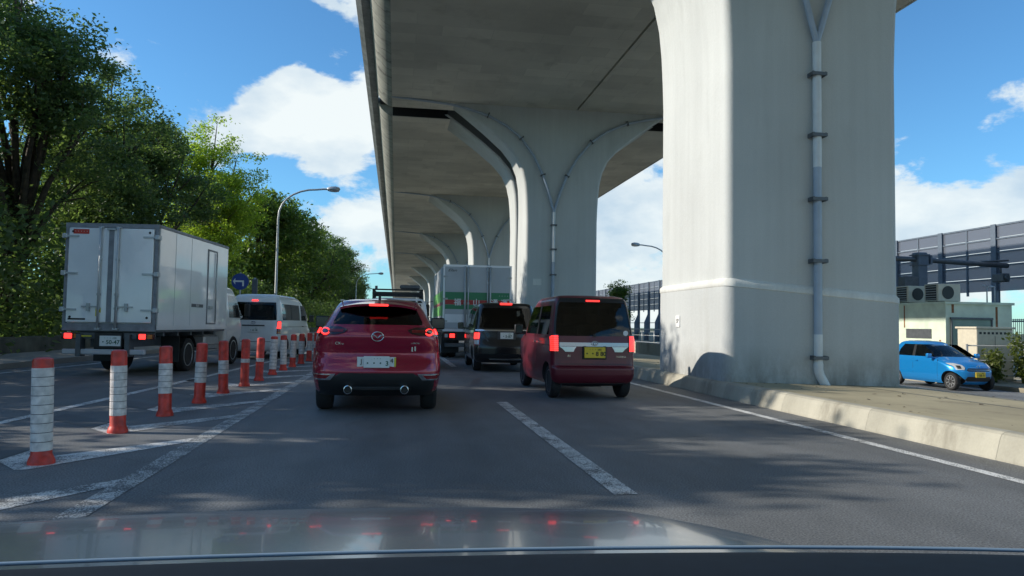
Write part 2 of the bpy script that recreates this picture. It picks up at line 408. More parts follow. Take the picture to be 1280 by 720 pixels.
# ------------------------------------------------------------------ mesh helpers
class MB:
    def __init__(self):
        self.bm = bmesh.new()

    def quad(self, pts, mi=0):
        f = self.bm.faces.new([self.bm.verts.new(p) for p in pts]); f.material_index = mi; return f

    def box(self, x0, x1, y0, y1, z0, z1, mi=0, bev=0.0, seg=1, mat=None):
        r = bmesh.ops.create_cube(self.bm, size=1.0)
        vs = r['verts']
        bmesh.ops.scale(self.bm, vec=(abs(x1 - x0), abs(y1 - y0), abs(z1 - z0)), verts=vs)
        bmesh.ops.translate(self.bm, vec=((x0 + x1) / 2, (y0 + y1) / 2, (z0 + z1) / 2), verts=vs)
        if mat is not None:
            bmesh.ops.transform(self.bm, matrix=mat, verts=vs)
        fs = set(f for v in vs for f in v.link_faces)
        if bev:
            es = set(e for v in vs for e in v.link_edges)
            rr = bmesh.ops.bevel(self.bm, geom=list(es), offset=bev, segments=seg, profile=0.5, affect='EDGES')
            fs = set(f for f in fs if f.is_valid) | set(rr['faces'])
        for f in fs: f.material_index = mi
        return self

    def tube(self, path, r, n=8, mi=0, caps=True):
        path = [Vector(p) for p in path]
        rings = []
        rs = r if hasattr(r, '__len__') else [r] * len(path)
        prev_n = None
        for i, p in enumerate(path):
            d = (path[min(i + 1, len(path) - 1)] - path[max(i - 1, 0)]).normalized()
            if prev_n is None:
                a = Vector((0, 0, 1)) if abs(d.z) < 0.9 else Vector((1, 0, 0))
                nn = d.cross(a).normalized()
            else:
                nn = (prev_n - d * prev_n.dot(d)).normalized()
            prev_n = nn
            bb = d.cross(nn)
            rings.append([self.bm.verts.new(p + (nn * math.cos(2 * math.pi * k / n) + bb * math.sin(2 * math.pi * k / n)) * rs[i]) for k in range(n)])
        for a, b in zip(rings[:-1], rings[1:]):
            for k in range(n):
                f = self.bm.faces.new((a[k], a[(k + 1) % n], b[(k + 1) % n], b[k])); f.material_index = mi; f.smooth = True
        if caps:
            for rg_ in (rings[0][::-1], rings[-1]):
                f = self.bm.faces.new(rg_); f.material_index = mi
        return self

    def lathe(self, prof, n=24, mi=0, axis='z', center=(0, 0, 0), mis=None):
        c = Vector(center); rings = []
        for (r, h) in prof:
            ring = []
            for k in range(n):
                a = 2 * math.pi * k / n
                p = (r * math.cos(a), r * math.sin(a), h)
                if axis == 'x': p = (h, r * math.cos(a), r * math.sin(a))
                if axis == 'y': p = (r * math.cos(a), h, -r * math.sin(a))
                ring.append(self.bm.verts.new(c + Vector(p)))
            rings.append(ring)
        for j, (a, b) in enumerate(zip(rings[:-1], rings[1:])):
            for k in range(n):
                f = self.bm.faces.new((a[k], a[(k + 1) % n], b[(k + 1) % n], b[k])); f.material_index = mis[j] if mis else mi; f.smooth = True
        for rg_, q in ((rings[0][::-1], 0), (rings[-1], -1)):
            f = self.bm.faces.new(rg_); f.material_index = mis[q] if mis else mi
        return self

    def grid(self, pts, mi=0, smooth=True, close=False):
        """pts[i][j] -> quads"""
        V = [[self.bm.verts.new(p) for p in row] for row in pts]
        for a, b in zip(V[:-1], V[1:]):
            n = len(a)
            for k in range(n if close else n - 1):
                f = self.bm.faces.new((a[k], a[(k + 1) % n], b[(k + 1) % n], b[k])); f.material_index = mi; f.smooth = smooth
        return V

    def prism(self, poly, y0, y1, mi=0, axis='y'):
        """extrude a polygon given in (x,z) along y, (y,z) along x or (x,y) along z"""
        def P(a, b, t):
            return (a, t, b) if axis == 'y' else (t, a, b) if axis == 'x' else (a, b, t)
        A = [self.bm.verts.new(P(a, b, y0)) for a, b in poly]; B = [self.bm.verts.new(P(a, b, y1)) for a, b in poly]
        n = len(poly)
        fs = [self.bm.faces.new((A[k], A[(k + 1) % n], B[(k + 1) % n], B[k])) for k in range(n)]
        fs += [self.bm.faces.new(A[::-1]), self.bm.faces.new(B)]
        for f in fs: f.material_index = mi
        return self

    def mesh(self, name, mats, angle=None, fix=True):
        if fix: bmesh.ops.recalc_face_normals(self.bm, faces=self.bm.faces)
        me = bpy.data.meshes.new(name); self.bm.to_mesh(me); self.bm.free()
        for mt in (mats if isinstance(mats, (list, tuple)) else [mats]): me.materials.append(M[mt] if isinstance(mt, str) else mt)
        if angle is not None:
            me.polygons.foreach_set('use_smooth', [True] * len(me.polygons)); me.set_sharp_from_angle(angle=R(angle))
        return me


def link(name, data, parent=None, loc=None):
    o = bpy.data.objects.new(name, data); COL.objects.link(o)
    if parent is not None: o.parent = parent
    if loc is not None: o.location = loc
    return o


def obj(name, mb, mats, parent=None, loc=None, angle=None, fix=True):
    return link(name, mb.mesh(name, mats, angle, fix), parent, loc)


def thing(name, label, cat, loc=(0, 0, 0), rz=0.0, group=None):
    o = link(name, None, None, loc); o.rotation_euler = (0, 0, rz); o.empty_display_size = 0.2
    return tag(o, label, cat, group)


def tag(o, label, cat, group=None):
    o['label'] = label; o['category'] = cat
    if group: o['group'] = group
    return o


def struct(o):
    o['kind'] = 'structure'; return o


def copy_tree(o, parent=None):
    c = o.copy(); COL.objects.link(c)
    if parent is not None: c.parent = parent
    for ch in list(o.children): copy_tree(ch, c)
    return c


def text(name, body, size, mat, parent, loc, rot=(R(90), 0, 0), align='CENTER', ext=0.0015, shear=0.0, sx=1.0, bold=0.0):
    cu = bpy.data.curves.new(name, 'FONT'); cu.body = body; cu.size = size; cu.align_x = align; cu.align_y = 'CENTER'
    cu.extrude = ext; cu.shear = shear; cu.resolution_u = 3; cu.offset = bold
    t = bpy.data.objects.new(name, cu); COL.objects.link(t)
    dg = bpy.context.evaluated_depsgraph_get(); dg.update()
    me = bpy.data.meshes.new_from_object(t.evaluated_get(dg)); bpy.data.objects.remove(t); bpy.data.curves.remove(cu)
    me.materials.clear(); me.materials.append(M[mat]); me.name = name
    o = link(name, me, parent, loc); o.rotation_euler = rot; o.scale = (sx, 1, 1)
    return o


def lerp(a, b, t): return a + (b - a) * t
def px_row(pts, t):
    """piecewise linear through (key, *values)"""
    if t <= pts[0][0]: return pts[0][1:]
    for a, b in zip(pts[:-1], pts[1:]):
        if t <= b[0]:
            u = (t - a[0]) / (b[0] - a[0]); return tuple(lerp(p, q, u) for p, q in zip(a[1:], b[1:]))
    return pts[-1][1:]

# ------------------------------------------------------------------ ground, road, median
mb = MB(); mb.quad([(-3000, -3000, -0.75), (3000, -3000, -0.75), (3000, 3000, -0.75), (-3000, 3000, -0.75)])
struct(obj('ground', mb, 'grassy'))

LEFT_EDGE = [(-60, -11.5), (-20, -10.6), (18, -9.1), (45, -7.9), (100, -6.6), (250, -5.0), (700, -4.0)]
mb = MB()
pts = [[(x, y, 0), (-3.0, y, 0), (1.7, y, 0), (5.80, y, 0)] for y, x in LEFT_EDGE]
mb.grid(pts, smooth=False)
mb.grid([[(x, y, 0), (x, y, -0.7)] for y, x in LEFT_EDGE], smooth=False)
road = struct(obj('road', mb, 'asphalt'))
if (road.data.polygons[0].normal.z < 0): road.data.flip_normals()


def marking(name, pts, mat, z=0.004):
    """flat painted polygon or strip, a part of the road"""
    b = MB(); b.quad([(x, y, z) for x, y in pts])
    o = obj(name, b, mat, road, fix=False)
    if o.data.polygons[0].normal.z < 0: o.data.flip_normals()
    return o


def strip(name, path, w, mat, z=0.004):
    b = MB()
    b.grid([[(x - w / 2, y, z), (x + w / 2, y, z)] for x, y in path], smooth=False)
    return obj(name, b, mat, road)


strip('edge_line', [(5.13, -20), (5.13, 60), (5.13, 250)], 0.13, 'paint')
strip('median_line', [(-5.9, -20), (-4.72, 5.2), (-4.50, 9.4), (-4.22, 14.5), (-3.72, 25.2), (-3.3, 36), (-2.9, 60), (-2.8, 200)], 0.15, 'paint')
strip('edge_line', [(-10.9, -20), (-8.95, 13.5), (-8.52, 17.7), (-8.14, 21.3), (-7.3, 45), (-6.1, 100)], 0.14, 'paint')
strip('edge_line', [(-1.97, -20), (-1.95, 5), (-1.95, 12.6), (-1.95, 30), (-2.0, 200)], 0.18, 'paint_worn')
for y0, y1, mt in ((-4.5, -0.2, 'paint_mid'), (5.25, 11.7, 'paint_mid'), (21.5, 27.8, 'paint_mid'), (37, 43, 'paint_mid'), (53, 59, 'paint_mid'), (69, 75, 'paint_mid')):
    marking('lane_dash', [(1.60, y0), (1.78, y0), (1.78, y1), (1.60, y1)], mt)
marking('lane_dash', [(1.55, 15.2), (1.72, 15.2), (1.95, 16.9), (1.8, 16.9)], 'paint_faint')
for k, y0 in enumerate([2.4, 4.45, 6.5, 8.45, 10.3, 12.4, 14.4, 16.4, 18.4, 20.4, 22.4]):
    d = 1.0 if k > 5 else 1.35
    marking('chevron_stripe', [(-2.98, y0), (-2.9, y0 + 0.02), (-2.04, y0 + d), (-2.04, y0 + d + 0.28), (-2.98, y0 + 0.62)], 'paint' if k in (2,) else 'paint_mid')
    marking('chevron_stripe', [(-2.99, y0), (-2.99, y0 + 0.62), (-3.3, y0 + 0.95), (-3.32, y0 + 0.42)], 'paint_mid')
    if k < 7:
        marking('chevron_stripe', [(-3.34, y0 + 0.45), (-3.32, y0 + 0.98), (-4.15, y0 + 1.85), (-4.2, y0 + 1.4)], 'paint_faint')

# median: paved top falling gently away from the road, joined kerb stones, drop on the far side
MED = [(5.97, 0.27), (9.4, 0.19), (10.9, 0.05), (11.0, -0.6)]
mb = MB()
ys = [-40, 0, 20, 60, 150, 400]
mb.grid([[(x, y, z) for x, z in [(5.97, -0.3)] + MED] for y in ys], smooth=False)
median = struct(obj('median', mb, 'median'))
for x0, w in ((8.3, 0.03), (9.75, 0.05)):
    b = MB(); zz = px_row(MED, x0)[0] + 0.004
    b.quad([(x0, -20, zz), (x0 + w, -20, zz), (x0 + w, 60, zz), (x0, 60, zz)])
    obj('paving_joint', b, 'trim', median)
kb = MB()
kb.prism([(5.735, -0.2), (5.735, 0.02), (5.785, 0.20), (5.805, 0.245), (5.84, 0.268), (5.88, 0.274), (5.968, 0.274), (5.968, -0.2)], 0.001, 1.999, axis='y')
kmesh = kb.mesh('kerb_stone', 'kerb')
for k in range(-8, 34):
    o = link('kerb_stone', kmesh, median, (rng.uniform(-.002, .002), k * 2.0 + 0.35, rng.uniform(-.002, .002)))
kb = MB(); kb.prism([(5.735, -0.2), (5.80, 0.235), (5.84, 0.272), (5.968, 0.272), (5.968, -0.2)], 68.36, 400, axis='y')
obj('kerb', kb, 'kerb', median)
# bits of grit and dead leaves on the median
b = MB()
for k in range(240):
    x, y = rng.uniform(6.0, 10.8), rng.uniform(4.5, 22); s = rng.uniform(0.008, 0.035)
    z = px_row(MED, x)[0]
    a = rng.uniform(0, 6.28)
    b.quad([(x + s * math.cos(a + q) * (1.6 if i % 2 else 1), y + s * math.sin(a + q), z + 0.006 + rng.uniform(0, s * .6)) for i, q in enumerate((0, 1.6, 3.1, 4.7))])
o = obj('litter', b, 'bark'); o['kind'] = 'stuff'; o['label'] = 'dry leaves and grit scattered on the sunlit median'

mb = MB(); mb.box(11.0, 18.7, -60, 420, -0.74, -0.55)
struct(obj('opposite_road', mb, 'asphalt_old'))
mb = MB(); mb.box(18.7, 140.0, -60, 420, -0.74, -0.42)
struct(obj('verge', mb, 'dirt'))
# left footway with kerb
mb = MB()
mb.grid([[(x - 0.02, y, 0.0), (x - 0.03, y, 0.14), (x - 0.2, y, 0.145), (x - 40, y, 0.2)] for y, x in LEFT_EDGE], smooth=False)
mb.grid([[(x - 0.02, y, 0.0), (x - 0.02, y, -0.7)] for y, x in LEFT_EDGE], smooth=False)
struct(obj('pavement', mb, 'walk'))

# ------------------------------------------------------------------ viaduct
XC = 7.67
FLARE = [(0, 0.0), (6.0, 0.0), (6.6, 0.02), (7.2, 0.05), (7.8, 0.11), (8.4, 0.24), (9.0, 0.52), (9.6, 1.05), (10.3, 1.92), (11.0, 2.88), (11.66, 3.85)]
HW = 1.74


def flare(z): return px_row(FLARE, z)[0]


def pier_shell(y0f, y1f, zs, r=0.15, hw=HW):
    b = MB(); rows = []
    for z in zs:
        w = hw + flare(z); y0, y1 = y0f(z), y1f(z); row = []
        for cx, cy, a0 in ((w - r, y0 + r, -90), (w - r, y1 - r, 0), (-w + r, y1 - r, 90), (-w + r, y0 + r, 180)):
            for k in range(6):
                a = R(a0 + 18 * k); row.append((cx + r * math.cos(a), cy + r * math.sin(a), z))
        rows.append(row)
    V = b.grid(rows, close=True)
    b.bm.faces.new(V[0][::-1]); b.bm.faces.new(V[-1])
    return b


ZS = [-0.2, 2.0, 4.0, 6.0] + [6.0 + 0.2 * k for k in range(1, 28)] + [11.62]
BR = MB()
BR.box(-0.15, 0.15, -0.105, -0.02, -0.03, 0.03)
BR.box(-0.135, -0.11, -0.10, 0.10, -0.04, 0.04); BR.box(0.11, 0.135, -0.10, 0.10, -0.04, 0.04)
bracket_mesh = BR.mesh('pipe_bracket', 'steel_dark')


def pier_pipes(root, px, z_low, elbow, rad=0.074, mats=('pipe', 'pipe_blue')):
    zsplit = 6.62 - 0.2
    y = -rad - 0.03
    segs = [(z_low, 0.95, 0), (0.95, 4.05, 1), (4.05, zsplit, 0)]
    for a, c, mi in segs:
        if c <= a: continue
        b = MB(); b.tube([(px, y, a), (px, y, c)], rad * (1.0 if mi else 1.06), 14)
        obj('drain_pipe', b, mats[mi], root, angle=40)
    if elbow:
        b = MB(); b.tube([(px, y, 0.42), (px, y, 0.30), (px + 0.03, y, 0.2), (px + 0.09, y, 0.1), (px + 0.14, y - 0.01, 0.0), (px + 0.16, y - 0.01, -0.05)], rad * 1.15, 14)
        obj('pipe_elbow', b, 'pipe', root, angle=40)
    for z in (0.52, 2.3, 3.45, 4.65, 5.8):
        if z > z_low: link('pipe_bracket', bracket_mesh, root, (px, y, z))
    prof = [(0, 0), (0.10, 0.35), (0.26, 0.95), (0.55, 1.75), (1.0, 2.65), (1.6, 3.45), (2.3, 4.0), (3.2, 4.45), (4.2, 4.72), (4.95, 4.86)]
    for s in (-1, 1):
        k = 1.0 if s < 0 else 1.12
        path = [(px + s * dx * k, y, zsplit + dz) for dx, dz in prof]
        b = MB(); b.tube(path, rad * 0.8, 10)
        if s < 0:
            b.tube([path[-1], (px - 6.2, y - 0.15, zsplit + 4.92), (px - 7.7, y - 0.25, zsplit + 5.0)], rad * 0.8, 10)
        obj('branch_pipe', b, 'pipe_blue', root, angle=40)
        for i in (3, 5, 7):
            p = path[i]; bk = link('pipe_bracket', bracket_mesh, root, p)
            d = Vector(path[i + 1]) - Vector(path[i - 1]); bk.rotation_euler = (0, math.atan2(d.x, d.z), 0); bk.scale = (0.8, 0.9, 0.8)


def pier(yf, depth, label, split=False, pipes=True, jacket=False):
    t = thing('bridge_pier', label, 'bridge pier', (XC, yf, 0.2), 0, 'flared piers carrying the viaduct')
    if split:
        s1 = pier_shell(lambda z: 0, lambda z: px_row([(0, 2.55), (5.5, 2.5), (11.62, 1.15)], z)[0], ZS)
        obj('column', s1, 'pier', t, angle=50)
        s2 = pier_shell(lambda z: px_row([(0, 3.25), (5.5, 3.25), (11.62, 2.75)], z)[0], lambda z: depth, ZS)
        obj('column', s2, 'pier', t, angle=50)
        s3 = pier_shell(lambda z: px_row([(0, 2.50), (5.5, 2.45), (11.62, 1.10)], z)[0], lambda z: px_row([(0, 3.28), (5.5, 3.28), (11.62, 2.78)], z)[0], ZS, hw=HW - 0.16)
        obj('gap_shade_fill', s3, 'black', t, angle=50)  # black infill painting in the deep shade between the pier halves
    else:
        obj('column', pier_shell(lambda z: 0, lambda z: depth, ZS), 'pier', t, angle=50)
    if pipes: pier_pipes(t, 0.0 if jacket else -0.42, 0.4 if jacket else -0.1, jacket)
    return t


p1 = pier(12.62, 3.4, 'nearest massive grey pier with a capped white downpipe on the median', jacket=True)
# lower steel-plate jacket of the nearest pier, its top edge sloping, with a pale ledge
b = MB(); rows = []; led = MB(); lrows = []
for lev in range(6):
    row = []
    r = 0.16
    for cx, cy, a0 in ((HW - r, r, -90), (HW - r, 3.4 - r, 0), (-HW + r, 3.4 - r, 90), (-HW + r, r, 180)):
        for k in range(6):
            a = R(a0 + 18 * k); e = (0.045, 0.045, 0.045, 0.06, 0.058, 0.0)[lev]
            x, y = cx + (r + e) * math.cos(a), cy + (r + e) * math.sin(a)
            top = 1.80 - 0.073 * (x + HW)
            z = (-0.3, 0.8, top, top + 0.012, top + 0.105, top + 0.16)[lev]
            row.append((x, y, z))
    (rows if lev < 3 else lrows).append(row)
b.grid(rows, close=True)
obj('jacket', b, 'pier_low', p1, angle=50)
led.grid([rows[2]] + lrows, close=True)
obj('ledge', led, 'ledge', p1, angle=50)
b = MB(); b.box(-HW - 0.062, -HW - 0.046, 2.1, 2.32, 1.05, 1.29)
sgn = obj('number_plate', b, 'white', p1)
text('lettering', '5P', 0.13, 'ink_black', sgn, (-HW - 0.064, 2.21, 1.17), (R(90), 0, R(-90)))
b = MB(); b.box(-0.5, -0.12, -0.12, -0.052, -0.02, 0.012); obj('base_plate', b, 'steel_dark', p1)
b = MB(); b.box(-1.5, -0.9, -0.004, 0.0, 2.55, 2.85)
pier_specs = [(34.0, 5.0, 'second pier split in two by a dark gap, with a Y-shaped downpipe', True),
              (58.6, 3.6, 'third pier seen over the green striped lorry', False), (83.6, 3.6, 'fourth pier along the viaduct, half behind the lorry roof', False),
              (108.6, 3.6, 'fifth pier along the viaduct above the white car with a roof rack', False), (134, 3.6, 'sixth pier along the viaduct, a thin pale flare', False),
              (160, 3.6, 'seventh pier along the viaduct, small and far', False), (186, 3.6, 'eighth pier along the viaduct, smaller still', False),
              (212, 3.6, 'ninth pier, far along the viaduct', False), (240, 3.6, 'tenth and farthest pier of the viaduct', False)]
for i, (yf, d, lab, sp) in enumerate(pier_specs):
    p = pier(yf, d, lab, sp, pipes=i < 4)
    if i == 0:
        b = MB(); b.box(-1.35, -0.95, -0.004, 0.02, 2.95, 3.25); obj('repainted_patch', b, 'ledge', p)


def deck(y0, y1, label, joint_front, groove):
    t = thing('viaduct_deck', label, 'viaduct deck', (XC, y0, 11.6), 0, 'deck spans of the viaduct')
    L = y1 - y0; h = 8.1
    prof = [(-h, 0.0)] + ([(0.62, 0.0), (0.62, 0.14), (0.72, 0.14), (0.72, 0.0)] if groove else []) + [(h, 0.0), (h, 0.9), (-h, 0.9)]
    b = MB(); b.prism(prof, 0, L); obj('slab', b, 'soffit', t)
    for s in (-1, 1):
        ed = [(-h + 0.001, -0.012), (-h - 0.20, 0.06), (-h - 0.40, 0.20), (-h - 0.56, 0.36), (-h - 0.67, 0.52), (-h - 0.72, 0.66), (-h - 0.72, 0.9), (-h + 0.001, 0.9)]
        b = MB(); n = max(2, int(L / 6))
        rows = [[(s * -x if s > 0 else x, L * k / n, z) for x, z in ed] for k in range(n + 1)]
        V = b.grid(rows, close=True); b.bm.faces.new(V[0]); b.bm.faces.new(V[-1])
        obj('slab_edge', b, 'edge', t, angle=40)
        b = MB()
        pr = [(-h - 0.70, 0.66), (-h - 1.02, 0.66), (-h - 1.22, 0.78), (-h - 1.24, 1.95), (-h - 1.02, 1.95), (-h - 0.9, 1.0), (-h - 0.70, 0.98)]
        y = -0.79 if joint_front else 0.0
        Lp = L if joint_front else L + 0.79
        while y < Lp:
            e = min(Lp, y + (5.0 if y < 80 else 60))
            b = MB(); b.prism([((x if s < 0 else -x), z) for x, z in pr], y + 0.015, e - 0.015); obj('parapet', b, 'parapet', t); y = e
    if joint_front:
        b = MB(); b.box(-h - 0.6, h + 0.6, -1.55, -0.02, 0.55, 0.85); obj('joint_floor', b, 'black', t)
        b = MB(); b.box(-h + 0.01, h - 0.01, -0.03, -0.004, 0.02, 0.54); obj('joint_plate', b, 'black', t)  # black plate added to darken the span's end face
    return t


deck(-45, 35.25, 'near viaduct span overhead with a grooved soffit and dark-striped rounded edge', False, True)
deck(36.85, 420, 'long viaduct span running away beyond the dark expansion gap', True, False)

# ------------------------------------------------------------------ bollards
def bollard(x, y, cap, bands, label, h=0.89):
    """cap = height of red top, bands = number of white sheeting rings below it"""
    t = thing('bollard', label, 'bollard', (x, y, 0.0), rng.uniform(0, 6), 'red and white lane bollards along the chevrons')
    t.rotation_euler = (rng.uniform(-.028, .028), rng.uniform(-.028, .028), t.rotation_euler.z)
    r = 0.079
    b = MB(); b.lathe([(0.103, 0.0), (0.103, 0.025), (0.094, 0.05), (0.085, 0.07), (r, 0.085), (r, h - 0.04), (r * 0.93, h - 0.012), (r * 0.6, h)], 20)
    obj('post', b, 'bollard_red', t, angle=50)
    bh = 0.077
    z = h - cap
    for k in range(bands):
        b = MB(); b.lathe([(r + 0.001, z - bh + 0.002), (r + 0.003, z - bh + 0.004), (r + 0.003, z - 0.004), (r + 0.001, z - 0.002)], 20)
        obj('reflective_band', b, 'bollard_white', t, angle=15)
        z -= bh
    if bands > 1:
        b = MB(); b.lathe([(r + 0.0008, h - cap - bands * bh + 0.002), (r + 0.0014, h - cap - bands * bh + 0.003), (r + 0.0014, h - cap - 0.003), (r + 0.0008, h - cap - 0.002)], 20); obj('sleeve', b, 'trim', t, angle=50)
    return t


bol = [(-2.91, 6.77, .085, 9, 'nearest bollard, white almost to its red foot'), (-2.94, 8.57, .165, 7, 'second bollard, tall white sleeve of seven rings'),
       (-2.89, 10.04, .22, 5, 'third bollard, five white rings below a long red top'), (-2.86, 11.58, .28, 4, 'fourth bollard, four white rings between red halves'),
       (-2.855, 13.1, .33, 3, 'fifth bollard, three white rings in the middle'), (-2.80, 14.56, .37, 1, 'sixth bollard, nearly all red with one white ring'),
       (-2.78, 15.95, .42, 1, 'seventh bollard, orange-red with a single low ring'), (-2.80, 17.75, .07, 9, 'eighth bollard, white with thin red cap, beside the van'),
       (-2.79, 19.35, .12, 8, 'ninth bollard, white rings above a short red foot'), (-2.77, 20.85, .17, 6, 'tenth bollard in the row, six white rings'),
       (-2.74, 22.45, .22, 5, 'eleventh bollard in the row, near the van front'), (-2.70, 24.1, .25, 4, 'twelfth bollard in the row, mostly red'),
       (-2.66, 25.8, .3, 3, 'thirteenth bollard, small beside the red car'), (-2.62, 27.5, .3, 2, 'fourteenth bollard, just showing past the red car'),
       (-2.58, 29.3, .3, 2, 'fifteenth bollard, far end of the row'), (-2.54, 31.1, .3, 2, 'sixteenth and last bollard of the row')]
for x, y, c, n, lab in bol: bollard(x, y, c, n, lab)

# ------------------------------------------------------------------ trees
def leaves(name, centers, per, spread, size, mat, parent, up_bias=0.5):
    n = len(centers) * per
    c = np.repeat(np.array(centers), per, 0) + rng.normal(0, 1, (n, 3)) * spread * np.array([1, 1, 0.5])
    nrm = rng.normal(0, 1, (n, 3)); nrm[:, 2] = np.abs(nrm[:, 2]) + up_bias
    nrm /= np.linalg.norm(nrm, axis=1)[:, None]
    a = np.cross(nrm, rng.normal(0, 1, (n, 3))); a /= np.linalg.norm(a, axis=1)[:, None] + 1e-9
    bb = np.cross(nrm, a)
    s = size * rng.uniform(0.6, 1.25, (n, 1))
    v = np.empty((n, 4, 3))
    v[:, 0] = c - a * s; v[:, 1] = c - bb * s * 0.5 + nrm * s * 0.12; v[:, 2] = c + a * s; v[:, 3] = c + bb * s * 0.5 + nrm * s * 0.12
    me = bpy.data.meshes.new(name)
    me.vertices.add(n * 4); me.vertices.foreach_set('co', v.reshape(-1))
    me.loops.add(n * 4); me.loops.foreach_set('vertex_index', np.arange(n * 4, dtype=np.int32))
    me.polygons.add(n); me.polygons.foreach_set('loop_start', np.arange(0, n * 4, 4, dtype=np.int32))
    me.update(calc_edges=True); me.materials.append(M[mat])
    return link(name, me, parent)


def tree(x, y, h, rad, mat, label, seed, trunk_h=None, leaf=0.15, nclump=330, per=60, lobes=13, z0=0.15, spread=0.42):
    global rng
    keep = rng; rng = np.random.default_rng(seed)
    t = thing('tree', label, 'tree', (x, y, z0), 0, 'trees along the far side of the carriageway' if x < 0 else 'trees beyond the noise barrier')
    th = trunk_h or h * 0.22
    lo = th * 0.75; cz = (h + lo) / 2; rz = (h - lo) / 2
    L = []
    for k in range(lobes):
        d = rng.normal(0, 1, 3); d /= np.linalg.norm(d)
        q = rng.uniform(0.45, 0.82)
        L.append((np.array([d[0] * rad * q, d[1] * rad * q, cz + d[2] * rz * q]), rad * rng.uniform(0.30, 0.46)))
    L.append((np.array([0, 0, h - rad * 0.42]), rad * 0.42))
    cs = []
    for k in range(nclump):
        c, r = L[rng.integers(len(L))]
        d = rng.normal(0, 1, 3); d /= np.linalg.norm(d)
        cs.append(c + d * r * rng.uniform(0.55, 1.05) ** 0.6)
    b = MB()
    lean = rng.normal(0, 0.25, 2)
    r0 = 0.02 * h + 0.05
    top = (lean[0] * 2, lean[1] * 2, h * 0.78)
    b.tube([(0, 0, -0.2), (lean[0] * .2, lean[1] * .2, th * 0.5), (lean[0] * .6, lean[1] * .6, th), (lean[0], lean[1], h * 0.5), top], [r0 * 1.35, r0, r0 * 0.85, r0 * 0.55, r0 * 0.15], 9)
    for c, r in L:
        s = rng.uniform(0.75, 1.4)
        st = Vector((lean[0] * .6 * s, lean[1] * .6 * s, th * s)); e = Vector(c)
        mid = st.lerp(e, 0.5) + Vector((rng.normal(0, .25), rng.normal(0, .25), 0.4))
        b.tube([st, mid, e], [r0 * 0.5, r0 * 0.3, r0 * 0.1], 6)
        for q in range(4):
            d = rng.normal(0, 1, 3); d /= np.linalg.norm(d)
            b.tube([mid.lerp(e, 0.5), e + Vector(d) * r * 0.5, e + Vector(d) * r * 0.95], [r0 * 0.16, r0 * 0.09, r0 * 0.03], 4)
    obj('trunk', b, 'bark', t)
    leaves('crown', cs, per, spread, leaf, mat, t)
    rng = keep
    return t


TREES = [(-14.2, 5.2, 8.6, 1.7, 'leaf_dark', 'slim dark roadside tree nearest the camera', 1),
         (-14.4, 8.6, 8.3, 1.5, 'leaf_dark', 'second slim roadside tree beside the near carriageway', 2),
         (-14.2, 11.5, 9.0, 1.7, 'leaf_dark', 'third slim roadside tree, a little taller', 14),
         (-14.3, 14.9, 9.9, 2.1, 'leaf_dark', 'fourth slim roadside tree short of the box truck', 15),
         (-14.4, 18.3, 9.8, 2.1, 'leaf_dark', 'fifth slim roadside tree level with the box truck tail', 16),
         (-14.8, 22.5, 12.4, 3.9, 'leaf_dark', 'tall dark tree at the edge of the frame behind the box truck', 3),
         (-14.2, 29.5, 14.4, 4.1, 'leaf_dark', 'tallest dark tree, its crown reaching the top of the frame', 4),
         (-13.4, 36.5, 13.0, 3.8, 'leaf_dark', 'dark tree behind the box truck cargo doors', 5),
         (-13.2, 41.5, 11.8, 3.3, 'leaf_dark', 'dark tree whose crown steps down beside the light green one', 6),
         (-12.2, 51, 14.4, 3.6, 'leaf_light', 'bright yellow-green tree catching the sun above the box truck', 7),
         (-11.8, 66, 12.8, 4.0, 'leaf_mid', 'mid green tree behind the street lamp', 8),
         (-11.6, 79, 14.2, 4.6, 'leaf_mid', 'rounded green tree above the white van', 9),
         (-11.4, 94, 14.6, 5.0, 'leaf_mid', 'broad green tree beyond the street lamp arm', 10),
         (-11.2, 112, 15.0, 5.2, 'leaf_dark', 'dark tree near the end of the row', 11),
         (-10.6, 132, 14.5, 5.0, 'leaf_dark', 'small looking tree second from the row end', 12),
         (-10.0, 155, 12.5, 4.8, 'leaf_dark', 'last tree of the row beside the far lamp', 13)]
for x, y, h, r, mt, lab, sd in TREES:
    far = y > 60
    if y < 20:
        tree(x, y, h, r, mt, lab, sd, leaf=0.14, nclump=170, per=60, lobes=11, spread=0.34); continue
    tree(x, y, h, r, mt, lab, sd, leaf=0.095 if y > 24 and not far else 0.14 if not far else 0.18, nclump=430 if not far else 330, per=125 if y > 24 and not far else 65, lobes=20, spread=0.34 if not far else 0.5)
tree(29.5, 96, 8.2, 2.2, 'leaf_mid', 'small dark tree rising over the grey barrier far ahead', 21, leaf=0.16, nclump=120, per=50, z0=-0.4)
# dense shrubs below the trees
b = []
for k in range(2600):
    y = 8 + 150 * rng.uniform(0, 1) ** 1.3; xx = px_row([(a, c) for a, c in LEFT_EDGE], y)[0]
    b.append((xx - rng.uniform(3.2, 8.5), y, rng.uniform(0.2, 4.6)))
o = leaves('undergrowth', b, 60, 0.55, 0.15, 'leaf_dark', None); o['kind'] = 'stuff'; o['label'] = 'dark undergrowth between the tree trunks'
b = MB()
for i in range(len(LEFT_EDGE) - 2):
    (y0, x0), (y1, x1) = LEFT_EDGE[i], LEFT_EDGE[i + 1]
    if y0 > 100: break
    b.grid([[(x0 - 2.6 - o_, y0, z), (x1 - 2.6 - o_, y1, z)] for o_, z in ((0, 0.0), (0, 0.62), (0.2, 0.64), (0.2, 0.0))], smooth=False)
w = obj('low_wall', b, 'wall_shaded'); tag(w, 'low grey wall at the foot of the dark trees', 'wall')

